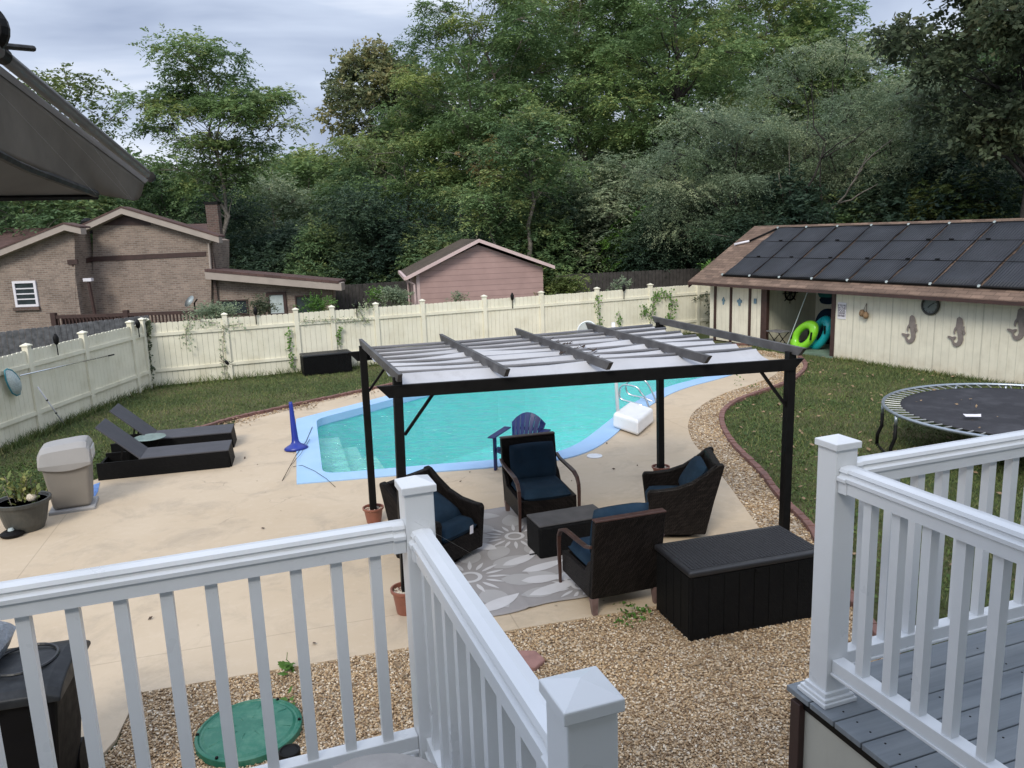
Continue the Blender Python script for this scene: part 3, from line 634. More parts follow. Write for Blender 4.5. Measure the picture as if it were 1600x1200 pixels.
mp = [WP(1290+x*.1, 450+y*.1) for x, y in mer]; cs = sum(p[0] for p in mp)/len(mp)
for (px, py, lb) in ((1422.5, 514, 'grey metal mermaid on the cream wall, first left of the wall clock'), (1496, 518, 'grey metal mermaid on the cream wall, just right of the wall clock'), (1591, 506, 'grey metal mermaid tucked high under the eave at the far right')):
    s, z = WP(px, py); s00, z00 = WP(1422.5, 514); p = PM@Vector((s, 0, 0)); t = thing('mermaid_wall_ornament', lb, 'wall ornament', (p.x, p.y, z-z00), R(-62.5), 'metal mermaids on the pool house wall')
    MB().frontprism([(a-s00, c_) for a, c_ in mp], -.035, -.022).build('mermaid_cutout', M['rust'], t)
t, z = wall_thing('wall_sign', 'small white lettered notice beside the open bay of the pool house', 'sign', 1316, 485)
a0 = WP(1310, 472); a1 = WP(1322, 499); w_ = (a1[0]-a0[0])/2; h_ = (a0[1]-a1[1])/2; zc = (a0[1]+a1[1])/2
MB().box(-w_, w_, -.018, -.006, zc-h_, zc+h_).build('sign_panel', M['signwhite'], t, bevel=.004)
for k, tx in enumerate(('IF YOU PEE', 'IN THE', 'POOL', 'DRINK', 'RESPONSIBLY')):
    cu = bpy.data.curves.new('lettering', 'FONT'); cu.body = tx; cu.size = .092 if len(tx) < 8 else .074; cu.align_x = 'CENTER'; cu.align_y = 'CENTER'; cu.extrude = .001; cu.offset = .0015
    lt = bpy.data.objects.new('lettering', cu); COL.objects.link(lt); dg = bpy.context.evaluated_depsgraph_get(); me = bpy.data.meshes.new_from_object(lt.evaluated_get(dg)); bpy.data.objects.remove(lt)
    me.materials.clear(); me.materials.append(M['signink']); lo = bpy.data.objects.new('lettering', me); COL.objects.link(lo); lo.parent = t
    wmax = max(abs(v.co.x) for v in me.vertices); k_ = min(1, w_*.9/wmax); lo.scale = (k_, 1, 1); lo.rotation_euler = (PI/2, 0, 0); lo.location = (0, -.021, zc+h_*.62-k*h_*.31)
t, z = wall_thing('gourd_pair', 'two brown gourds hanging from a cord on the cream wall', 'wall ornament', 1354, 486)
zg = WP(1354, 489)[1]; b = MB(); b.tube([(0, -.02, zg+.26), (-.07, -.05, zg+.04)], .006, 5); b.tube([(0, -.02, zg+.26), (.05, -.06, zg)], .006, 5); b.build('cord', M['brownpaint'], t)
for dx, dz in ((-.075, .0), (.05, -.05)): MB().lathe([(0, -.1), (.05, -.09), (.075, -.04), (.07, .03), (.045, .08), (0, .1)], 12, (dx, -.085, zg+dz)).build('gourd', M['grille'], t, smooth=True)
t, z = wall_thing('wall_clock', 'round dark framed outdoor clock under the pool house eave', 'clock', 1455, 474)
zc2 = WP(1455, 477)[1]; Rm = Matrix.Translation((0, -.03, zc2))@Matrix.Rotation(PI/2, 4, 'X')
MB().lathe([(.20, -.025), (.24, -.02), (.25, .01), (.23, .035), (.195, .03), (.19, .012)], 32, cap=False).xf(Rm).build('clock_frame', M['rust'] if 0 else M['darkpot'], t, smooth=True)
MB().lathe([(0, .0), (.195, .0)], 32).xf(Rm).build('clock_face', simple('clock_face', (.36, .40, .38), .08, 20, .5, 0), t)
b = MB().bar((0, -.045, zc2), (.11, -.045, zc2+.07), .014, .006, (0, 1, 0)); b.bar((0, -.047, zc2), (-.05, -.047, zc2-.06), .016, .006, (0, 1, 0)).build('clock_hands', M['black'], t)
b = MB()
for k in range(12):
    a = k*PI/6; b.bar((.155*math.cos(a), -.04, zc2+.155*math.sin(a)), (.18*math.cos(a), -.04, zc2+.18*math.sin(a)), .01, .004, (0, 1, 0))
b.build('hour_marks', M['black'], t)
orn = [('turtle_ornament', 1130.5, 470, 'small blue diamond shaped plaque on the leftmost pool house door', [(-.01, -.14), (.04, -.09), (.03, -.03), (.085, .0), (.045, .05), (.0, .13), (-.045, .06), (-.08, .02), (-.03, -.03), (-.04, -.09)]),
       ('fish_ornament', 1155.5, 471.5, 'small blue spread plaque on the middle pool house door', [(-.045, -.13), (.045, -.13), (.05, -.04), (.11, -.02), (.1, .06), (.04, .07), (.0, .12), (-.04, .07), (-.1, .06), (-.11, -.02), (-.05, -.04)]),
       ('square_ornament', 1180, 470.5, 'small square grey blue plaque on the pool house door nearest the bay', [(-.055, -.08), (.055, -.08), (.055, .08), (-.055, .08)])]
Mo = simple('blue_ornament', (.13, .22, .28), .5, 14, .5, .2)
for nm, px, py, lb, pg in orn:
    t, z = wall_thing(nm, lb, 'plaque', px, py); MB().frontprism([(x, z+y) for x, y in pg], -.012, .006).build('plaque', Mo, t)
# bay contents: helper from sight line on inner planes
def BP(px, py, s=None, d=None):          # intersect with plane x=s or y=d in pool house coordinates
    Mi = PM.inverted(); o_ = Mi@EYE; q = Mi.to_3x3()@ray(px, py); t_ = ((s-o_.x)/q.x) if s is not None else ((d-o_.y)/q.y); return o_+q*t_
# ship wheel on the left inner wall
wc = BP(1234, 458, s=sP1+.1); t = thing('ship_wheel', 'dark wooden ship wheel on the inner wall of the open bay', 'ship wheel', PM@Vector((wc.x, wc.y, 0)), R(-62.5))
b = MB(); ring = [(.02, .22*math.cos(a), wc.z+.22*math.sin(a)) for a in [k*PI/12 for k in range(24)]]; b.tube(ring, .028, 6, True)
for k in range(8):
    a = k*PI/4; b.tube([(.02, .03*math.cos(a), wc.z+.03*math.sin(a)), (.02, .33*math.cos(a), wc.z+.33*math.sin(a))], .017, 5)
b.lathe([(0, -.03), (.06, -.02), (.06, .04), (0, .05)], 12, (0.02, 0, wc.z)); b.build('wheel', M['black'], t)
def ring_tube(nm, lb, px, py, dd_, rx, tilt, mat, Rr=.42, rr=.15, yaw=0):
    c = BP(px, py, d=dd_); t = thing(nm, lb, 'swim ring', PM@Vector((c.x, c.y, .06)), R(-62.5)+yaw, 'inflatable swim rings in the bay')
    b = MB(); n1, n2 = 40, 14; vs = []; fs = []
    for i in range(n1):
        a = 2*PI*i/n1
        for j in range(n2):
            q = 2*PI*j/n2; rr2 = rr*(1+.02*math.sin(a*16)); x = (Rr+rr2*math.cos(q))*math.cos(a); z = (Rr+rr2*math.cos(q))*math.sin(a); y = rr2*.85*math.sin(q); vs.append(Vector((x, y, z)))
            fs.append((i*n2+j, i*n2+(j+1) % n2, ((i+1) % n1)*n2+(j+1) % n2, ((i+1) % n1)*n2+j))
    Mx = Matrix.Translation((0, 0, (Rr+rr)*math.cos(tilt)+.03))@Matrix.Rotation(tilt, 4, 'Y')@Matrix.Rotation(rx, 4, 'X')
    b.add([Mx@Vector((v.x*.72, v.y, v.z*1.12)) for v in vs], fs); ro = b.build('tube', mat, t, smooth=True)
    for a in (PI*.25, PI*1.25): 
        v = [Vector((Rr*math.cos(a), -rr*.95, Rr*math.sin(a)))+Vector((math.cos(a)*x-math.sin(a)*z, 0, math.sin(a)*x+math.cos(a)*z)) for x, z in ((-.05, -.12), (.05, -.12), (.05, .12), (-.05, .12))]
        MB().bar(Mx@(v[0].lerp(v[1], .5)), Mx@(v[2].lerp(v[3], .5)), .05, .03, Mx.to_3x3()@Vector((0, -1, 0))).build('handle', M['black'], ro)
    return t
ring_tube('swim_ring', 'bright teal inflatable swim ring leaning beside the brown post', 1281, 541, .75, R(-14), R(26), M['teal'], .37, .145, R(-20))
ring_tube('swim_ring', 'lime green inflatable swim ring leaning on the teal one', 1256, 539, .4, R(-14), R(42), M['lime'], .37, .14, R(-10))
a = BP(1228, 536, d=.1); c = BP(1263, 453, d=.4); a.z = .06
t = thing('pool_pole', 'thin pale pole leaning inside the open bay', 'pole', PM@Vector((a.x, a.y, .06)), R(-62.5)); c = Vector((c.x, c.y, 1.86)); MB().tube([(0, 0, 0), (c.x-a.x, c.y-a.y, 1.8)], .013, 6).build('shaft', M['glass_pale'], t)
c = BP(1216, 537, s=sP1+.65); t = thing('folding_stool', 'small folding stool in the shade of the open bay', 'stool', PM@Vector((c.x, c.y, .06)), R(-62.5))
MB().box(-.3, .3, -.22, .22, .50, .53).build('seat', M['greyboard'], t, bevel=.01)
b = MB()
for y in (-.18, .18): b.bar((-.24, y, 0), (.24, y, .5), .02, .02); b.bar((.24, y, 0), (-.24, y, .5), .02, .02)
b.build('legs', M['black'], t)
c = BP(1290, 463, d=BD-.12); t = thing('life_jacket', 'teal and black life jacket hanging in the bay corner', 'life jacket', PM@Vector((c.x, c.y, 0)), R(-62.5))
MB().pillow((0, 0, c.z+.08), .55, .14, .3, Matrix.Rotation(0, 3, 'X')).build('upper_panel', simple('teal_cloth', (.01, .12, .11), .2, 6, .8, .2), t, smooth=True)
MB().pillow((.05, 0, c.z-.12), .5, .14, .26).build('lower_panel', M['navy'], t, smooth=True)
c = BP(1296, 528, d=BD-.5); t = thing('float_pile', 'dark pile of folded pool floats behind the swim rings', 'pool floats', PM@Vector((c.x-.1, c.y, .06)), R(-62.5))
MB().pillow((0, 0, .55), .7, .5, 1.1, Matrix.Rotation(R(8), 3, 'Y')).build('folded_float', M['navy'], t, smooth=True)
# ================================================================== BRICK HOUSE
HY = 32.0
def HX(px, py, y=HY): d = ray(px, py); t_ = y/d.y; return (EYE.x+d.x*t_, EYE.z+d.z*t_)
bh = thing('brick_house', 'tan brick neighbouring house with low gables and a brick chimney', 'house', (HX(195, 325)[0], HY, 0))
def hpoly(pts, y0, y1, nm, mat, par=bh, y=HY, **kw):
    q = [HX(px, py, y) for px, py in pts]; return MB().frontprism(q, y0, y1).build(nm, mat, par, world=True, **kw)
zb = 700
hpoly([(145, 560), (330, 560), (330, 376), (196, 331), (145, 352)], HY, HY+2.1, 'main_wall', M['tanbrick'])
def H2(px, py, y): x, z = HX(px, py, y); return (x, y, z)
YF = HY-1.3
hpoly([(-160, 560), (120, 560), (116, 354), (-160, 462)], YF, YF+.8, 'left_wall', M['tanbrick'], y=YF)
x118 = HX(118, 450, YF)[0]; x146 = HX(146, 450, HY)[0]
b = MB(); b.hexa([(x118-.3, YF+.01, -.1), (x118+.05, YF+.01, -.1), (x146+.05, HY+.2, -.1), (x118-.3, HY+.2, -.1), (x118-.3, YF+.01, HX(118, 354, YF)[1]), (x118+.05, YF+.01, HX(118, 354, YF)[1]), (x146+.05, HY+.2, HX(146, 356, HY)[1]), (x118-.3, HY+.2, HX(118, 354, YF)[1])]); b.build('corner_wall', M['tanbrick'], bh, world=True)
# rakes and roofs
def strip_roof(p0, p1, y, back, th, nm, mat, ov=.35):
    (x0, z0), (x1, z1) = HX(*p0, y), HX(*p1, y); b = MB(); b.hexa([(x0, y-ov, z0-th), (x1, y-ov, z1-th), (x1, y+back, z1-th), (x0, y+back, z0-th), (x0, y-ov, z0), (x1, y-ov, z1), (x1, y+back, z1), (x0, y+back, z0)]); return b.build(nm, mat, bh, world=True)
for p0, p1, y in (((133, 353), (196, 324), HY), ((196, 324), (347, 369), HY), ((-170, 460), (108, 349), YF), ((108, 349), (134, 355), YF)):
    strip_roof(p0, p1, y, -.28 if 0 else .0, .26, 'rake_board', M['fascia'], .4)
    q0 = (p0[0], p0[1]-1.2); q1 = (p1[0], p1[1]-1.2); strip_roof(q0, q1, y, 0.35, .06, 'roof', M['shingle_red'], .42)
hpoly([(157, 352), (196, 333), (236, 349), (236, 352)], HY-.02, HY+.02, 'gable_vent', M['brownpaint'])
hpoly([(114, 414), (114, 407), (149, 401), (322, 393), (322, 400), (149, 408.5)], HY-.03, HY+.02, 'band_board', M['brownpaint'])
b = MB(); pa = [HX(106, 410, YF), HX(122, 410, YF)]; b.box(pa[0][0], pa[1][0], YF-.04, YF+.02, pa[0][1]-.08, pa[0][1]+.1); b.build('band_board', M['brownpaint'], bh, world=True)
# roof behind at far left and behind the right eave
(x0, z0), (x1, z1) = HX(-200, 357, 38), HX(88, 356, 38); b = MB(); (xa, za), (xb, zb2) = HX(-200, 420, 33), HX(60, 372, 33)
b.hexa([(x0, 33, 3.0), (x1-1, 33, 3.0), (x1, 38, z1-.1), (x0, 38, z0-.1), (x0, 33, 3.1), (x1-1, 33, 3.1), (x1, 38, z1), (x0, 38, z0)]); b.build('roof', M['shingle_red'], bh, world=True)
(x0, z0), (x1, z1) = HX(285, 350, 36), HX(345, 349, 36); b = MB(); b.hexa([(x0, 33, z0-.7), (x1, 33, z0-.9), (x1, 36, z1-.05), (x0, 36, z0-.05), (x0, 33, z0-.6), (x1, 33, z0-.8), (x1, 36, z1), (x0, 36, z0)]); b.build('roof', M['shingle_red'], bh, world=True)
(x0, z0), (x1, z1) = HX(325, 325, 34), HX(346, 319, 34); ch = MB().box(x0, x1-.08, 33.7, 34.05, 0, z1).build('chimney', M['darkbrick'], bh, world=True)
MB().box(x0-.04, x1-.04, 33.66, 34.09, z1, z1+.1).build('chimney_cap', M['black'], bh, world=True)
# right return + wing
(xr, zr) = HX(330, 376); (xr2, _) = HX(352, 376, 36); b = MB(); b.hexa([(xr-.1, HY+.02, 0), (xr, HY+.02, 0), (xr2, 36, 0), (xr2-.1, 36, 0), (xr-.1, HY+.02, zr), (xr, HY+.02, zr), (xr2, 36, zr), (xr2-.1, 36, zr)]).build('side_wall', M['darkbrick'], bh, world=True)
MB().tube([H2(328, 378, HY-.1), H2(337, 372, HY-.2)], .05, 6).tube([H2(326, 380, HY-.08), H2(329, 421, HY-.08)], .05, 6).build('downspout', M['fascia'], bh, world=True)
hpoly([(325, 560), (517, 560), (517, 449), (325, 425)], HY+.15, HY+.9, 'wing_wall', M['tanbrick'])
strip_roof((327, 423), (537, 441), HY, .2, .3, 'rake_board', M['fascia'], .5)
strip_roof((327, 419.5), (533, 438), HY, .9, .1, 'roof', M['shingle_red'], .52)
def win(p0, p1, y, fr, gl, mull=3, ft=.09):
    (x0, z0), (x1, z1) = HX(*p0, y), HX(*p1, y); e = bh.location; b = MB(); L = lambda x: x-e.x
    b.box(L(x0)-ft, L(x1)+ft, y-.07-e.y, y+.03-e.y, z0, z0+ft); b.box(L(x0)-ft, L(x1)+ft, y-.07-e.y, y+.03-e.y, z1-ft, z1); b.box(L(x0)-ft, L(x0), y-.07-e.y, y+.03-e.y, z1, z0); b.box(L(x1), L(x1)+ft, y-.07-e.y, y+.03-e.y, z1, z0)
    for k in range(1, mull): zz = z1+(z0-z1)*k/mull; b.box(L(x0), L(x1), y-.05-e.y, y+.02-e.y, zz-.022, zz+.022)
    f = b.build('window', fr, bh); MB().box(L(x0), L(x1), y-.03-e.y, y+.015-e.y, z1, z0).build('pane', gl, f); return f
f = win((24, 443), (58, 475), YF, M['signwhite'], M['glass_dark'], 4)
(x0, z0), (x1, z1) = HX(22, 479, YF), HX(63, 479, YF); MB().box(x0, x1, YF-.1, YF+.05, z0-.16, z0-.04).build('sill', M['darkbrick'], bh, world=True)
win((347, 471), (387, 489), HY+.15, M['brownpaint'], M['glass_dark'], 1, .05); win((463, 464), (502, 489), HY+.15, M['brownpaint'], M['glass_dark'], 1, .05)
win((421, 461), (445, 489), HY+.15, M['brownpaint'], M['glass_pale'], 1, .12)
(x0, z0) = HX(138, 437, YF+.3); MB().bar((x118+.02, YF-.03, HX(118, 411, YF)[1]-.03), (x146+.06, HY-.03, HX(149, 405, HY)[1]), .06, .19).build('band_board', M['brownpaint'], bh, world=True); MB().box(x0-.16, x0+.16, YF+.2, YF+.4, z0-.06, z0+.06).build('floodlight', M['signwhite'], bh, world=True)
MB().tube([(x0, YF+.3, z0-.06), (x0+.12, YF+.35, 0)], .07, 6).build('downspout', M['brownpaint'], bh, world=True)
(x0, z0) = HX(137, 350, 34); MB().lathe([(.16, -.3), (.16, .1), (.26, .12), (.26, .22), (.1, .34), (0, .36)], 10, (x0, 34, z0-.1)).build('roof_vent', M['black'], bh, world=True)
# neighbour's deck railing
yd = 29.5; t = thing('porch_railing', 'dark brown wooden porch railing in front of the brick house', 'railing', (HX(86, 490, yd)[0], yd, 0))
(xa, za), (xb, zb_) = HX(84, 493, yd), HX(330, 484, yd); b = MB(); b.box(xa-.08, xb, yd-.06, yd+.06, za-.12, za).build('top_rail', M['brownpaint'], t, world=True)
b = MB(); k = xa
while k < xb: b.box(k, k+.045, yd-.03, yd+.03, za-1.0, za-.12); k += .135
b.box(xa, xb, yd-.035, yd+.035, za-1.0, za-.92); b.build('baluster_row', M['brownpaint'], t, world=True)
for x in (xa, xa+(xb-xa)*.46, xb): MB().box(x-.09, x+.09, yd-.09, yd+.09, 0, za+.1).build('post', M['brownpaint'], t, world=True)
MB().box(xa+.1, xa+3.0, yd+.3, yd+.36, .3, za-.1).build('stair_panel', M['brownpaint'], t, world=True)
x0, z0 = HX(298, 474, 30.5); t = thing('satellite_dish', 'grey satellite dish on a mast above the back fence', 'satellite dish', (x0, 30.5, 0))
MB().lathe([(0, 0), (.1, .01), (.18, .035), (.25, .07)], 20).xf(Matrix.Translation((0, 0, z0+.05))@Matrix.Rotation(R(48), 4, 'X')@Matrix.Rotation(R(-30), 4, 'Y')).build('dish', M['glass_pale'], t, smooth=True, solid=.01)
b = MB().tube([(.1, .1, 0), (.1, .1, z0), (.3, -.1, z0+.15)], .03, 6); b.build('mast', M['black'], t)
# ================================================================== PINK SHED
psc = DD(653, 470, 28.3); ps = thing('pink_shed', 'pink clapboard shed with shallow gable roof beyond the back fence', 'shed', (psc.x, psc.y, 0), R(10))
Wd, Dp, He, Hp = 4.6, 4.6, 2.55, 3.58
MB().frontprism([(0, 0), (Wd, 0), (Wd, He), (Wd/2-.05, Hp-.13), (0, He-.05)], 0, Dp).build('wall', M['pink'], ps)
rb = MB(); rb.frontprism([(-.38, He-.18), (Wd/2-.05, Hp), (Wd+.38, He-.02), (Wd+.38, He+.04), (Wd/2-.05, Hp+.07), (-.38, He-.11)], -.3, Dp+.3); rb.build('roof', M['shingle_grey'], ps)
rb = MB(); rb.frontprism([(-.38, He-.22), (Wd/2-.05, Hp-.04), (Wd+.38, He-.06), (Wd+.38, He+.055), (Wd/2-.05, Hp+.085), (-.38, He-.095)], -.34, -.302); rb.build('rake_board', M['pinkwhite'], ps)
MB().box(-.46, -.36, -.3, Dp+.3, He-.22, He-.1).build('gutter', M['pinkwhite'], ps)
MB().tube([(-.42, -.22, He-.2), (-.1, -.08, He-.4), (-.05, -.06, .1)], .045, 6).build('downspout', M['pinkwhite'], ps)
MB().tube([(-.42, Dp, He-.2), (-.1, Dp, He-.4), (-.06, Dp+.05, .1)], .045, 6).build('downspout', M['pinkwhite'], ps)
MB().box(-.02, .1, -.02, .0, 0, He-.06).build('corner_board', M['pinkwhite'], ps)
MB().box(-.03, .0, 1.2, 2.1, 0, 2.0).build('side_door', M['pinkwhite'], ps)
# ================================================================== PERGOLA
A16 = R(16.2); AX = Vector((math.cos(A16), math.sin(A16), 0)); AY = Vector((-math.sin(A16), math.cos(A16), 0))
HPG = 2.47
posts = {}
for k, base, topp in (('fl', G(628, 952, .2), (623, 586)), ('bl', G(582, 800, .2), (567, 540)), ('br', G(1034, 733, .2), (1030, 503)), ('fr', None, (1236, 549))):
    tp_ = G(topp[0], topp[1], HPG)
    if base is None: base = PLV(1229, 819, (tp_.x, tp_.y), (1, .3)); base = Vector((tp_.x-.03, tp_.y-.02, .0))
    tm = Vector(((base.x+tp_.x)/2, (base.y+tp_.y)/2))
    posts[k] = (Vector((base.x*.6+tp_.x*.4, base.y*.6+tp_.y*.4, .12 if k != 'fr' else .0)), Vector((base.x*.15+tp_.x*.85, base.y*.15+tp_.y*.85, HPG)))
    print('post', k, [round(v, 2) for v in base], [round(v, 2) for v in tp_])
pg = thing('pergola', 'black metal pergola with five rafters and a sagging white fabric canopy', 'pergola', posts['fl'][0].xy)
for k in ('fl', 'fr', 'bl', 'br'):
    a, c = posts[k]; MB().bar(a, c, .092, .092, AY).build('post', M['black'], pg, world=True, bevel=.004)
T = {k: posts[k][1] for k in posts}
def beam(a, b_, ext0, ext1, nm='beam'):
    d = (b_-a).normalized(); p = a-d*ext0; q = b_+d*ext1; dn = Vector((0, 0, -1)); h = .13; w = .05; sd = d.cross(Vector((0, 0, 1))).normalized()*w/2
    t_ = .0; pts = []
    for s_ in (-1, 1):
        pts.append([p+sd*s_, p+sd*s_+d*.12+dn*h, q+sd*s_-d*.12+dn*h, q+sd*s_])
    b = MB().add(pts[0]+pts[1], [(0, 1, 2, 3), (7, 6, 5, 4), (0, 4, 5, 1), (1, 5, 6, 2), (2, 6, 7, 3), (3, 7, 4, 0)]); return b.build(nm, M['black'], pg, world=True, bevel=.003)
off = Vector((0, 0, -.075)); fr_off = AY*-.05; bk_off = AY*.05
beam(T['fl']+off+fr_off, T['fr']+off+fr_off, .22, .12); beam(T['bl']+off+bk_off, T['br']+off+bk_off, .2, .12)
for i in range(5):
    u = i/4; a = (T['fl'].lerp(T['fr'], u))-AY*.26; c = (T['bl'].lerp(T['br'], u))+AY*.22; z = HPG+.0+(.012 if 0 < i < 4 else .03)
    a.z = c.z = z; d = (c-a).normalized(); w = .045; sd = d.cross(Vector((0, 0, 1))).normalized()*w/2; dn = Vector((0, 0, -.055)); up = Vector((0, 0, .04)); pts = []
    for s_ in (-1, 1): pts.append([a+sd*s_+up, a+sd*s_+d*.1+dn, c+sd*s_-d*.1+dn, c+sd*s_+up])
    MB().add(pts[0]+pts[1], [(0, 1, 2, 3), (7, 6, 5, 4), (0, 4, 5, 1), (1, 5, 6, 2), (2, 6, 7, 3), (3, 7, 4, 0)]).build('rafter', M['rafter'], pg, world=True, bevel=.003)
for k, dx in (('fl', AX), ('fr', -AX), ('bl', AX)):
    a = T[k]+Vector((0, 0, -.62))+dx*.04; c = T[k]+Vector((0, 0, -.14))+dx*.42; MB().bar(a, c, .03, .03).build('brace', M['black'], pg, world=True)
# canopy of folds
n = NT('canopy_fabric'); c0_ = n.mix(n.rng(n.noise(1.2, 5, .6), .3, .7), (.42, .425, .45), (.53, .535, .56)); c0_ = n.mix(n.math('MULTIPLY', n.rng(n.noise(4, 6, .7), .55, .75), .35), c0_, (.26, .25, .25))
n.put(n.b.inputs['Base Color'], c0_); n.b.inputs['Roughness'].default_value = .9; tr = n.n.new('ShaderNodeBsdfTranslucent'); n.put(tr.inputs[0], c0_); mx = n.n.new('ShaderNodeMixShader'); mx.inputs[0].default_value = .12
n.link(n.b.outputs[0], mx.inputs[1]); n.link(tr.outputs[0], mx.inputs[2]); n.link(mx.outputs[0], n.n['Material Output'].inputs[0]); M['canopy'] = n.m; M['foldshade'] = simple('fold_shade_grey', (.15, .15, .16), .1, 6, .7, .1)
NU, NV = 60, 192; vs = []; NF = 7
for i in range(NU+1):
    u = .015+.95*i/NU
    for j in range(NV+1):
        v = .03+.95*j/NV; f_ = T['fl'].lerp(T['fr'], u); b_ = T['bl'].lerp(T['br'], u); p = f_.lerp(b_, v); ph_ = v*NF; fr_ = ph_-math.floor(ph_)
        # each fold: a flat sloping span that drops off sharply at its near edge
        zz = (.018*fr_+.085*fr_**4)/(.95**4) if fr_ < .95 else .102*(1-fr_)/.05
        zz *= .9+.12*math.sin(i*.23+math.floor(ph_)*1.3); sag = -.012*math.sin(PI*((u*4) % 1))-.035*math.exp(-((u-.5)/.06)**2)*math.sin(PI*fr_)
        p.z = HPG-.115+zz+sag; sh = .03*math.sin(math.floor(ph_)*2.3) if i in (0, NU) else 0; p += AX*sh; vs.append(p)
fs = [(i*(NV+1)+j, (i+1)*(NV+1)+j, (i+1)*(NV+1)+j+1, i*(NV+1)+j+1) for i in range(NU) for j in range(NV)]
cv = MB().add(vs, fs).build('canopy', M['canopy'], pg, world=True, smooth=True)
for k_ in range(NF):  # dark grey rods added along the folds to draw their shade stripes
    for_ = .03+.95*((k_+.975)/NF); q0_ = T['fl'].lerp(T['bl'], for_)+AX*.04; q1_ = T['fr'].lerp(T['br'], for_)-AX*.16; q0_.z = q1_.z = HPG-.028
    MB().tube([q0_, q0_.lerp(q1_, .33)+Vector((0, 0, -.012)), q0_.lerp(q1_, .66)+Vector((0, 0, -.006)), q1_], .019, 8).build('fold_shade_rod', M['foldshade'], pg, world=True, smooth=True)
# twigs and leaves lying in the folds
tl = thing('leaf_debris', 'clump of twigs and dead leaves lying in the canopy folds by the middle rafter', 'leaf debris', T['fl'].lerp(T['br'], .5).xy)
b = MB()
for px, py in ((868, 541), (877, 543), (890, 543), (905, 548), (930, 552), (885, 558), (918, 567), (855, 536), (932, 567)):
    q = G(px, py, HPG-.08)
    for _ in range(5):
        o_ = q+Vector((random.uniform(-.09, .09), random.uniform(-.09, .09), random.uniform(-.02, .05))); a = random.uniform(0, 6.28)
        b.tube([o_, o_+Vector((math.cos(a)*.09, math.sin(a)*.09, random.uniform(-.01, .06)))], .004, 4)
        s_ = random.uniform(.02, .045); b.add([o_, o_+Vector((s_, s_*.5, .01)), o_+Vector((s_*1.2, s_*1.6, .03)), o_+Vector((0, s_, .015))], [(0, 1, 2, 3)])
b.build('debris', simple('dark_debris', (.045, .032, .026), .4, 40, .9, 0), tl, world=True); tag(tl, kind='stuff')
# pots round the posts
def pot(nm, lb, c, r=.14, h=.24, mat=None):
    t = thing(nm, lb, 'flower pot', (c.x, c.y, .03), 0, 'terracotta pots under pergola posts')
    MB().lathe([(r*.72, 0), (r*.95, h*.86), (r*1.08, h*.87), (r*1.1, h), (r*.96, h), (r*.94, h*.82), (0, h*.8)], 28).build('pot', mat or M['terra'], t, smooth=False, bevel=.004)
    b = MB()
    for _ in range(90):
        a = random.uniform(0, 6.28); q = random.uniform(0, r*.9)**1; s_ = random.uniform(.01, .02); x, y, z = q*math.cos(a), q*math.sin(a), h*.84
        b.lathe([(0, -s_*.7), (s_, 0), (0, s_*.7)], 6, (x, y, z))
    b.build('pebble_fill', M['pebblefill'], t); return t
pot('flower_pot', 'terracotta pot full of pale stones at the nearest pergola post', posts['fl'][0], .145, .27)
pot('flower_pot', 'terracotta pot of pale stones at the back left pergola post', posts['bl'][0], .135, .22)
pot('flower_pot', 'terracotta pot behind the right wicker chair at the back right post', posts['br'][0], .13, .2)
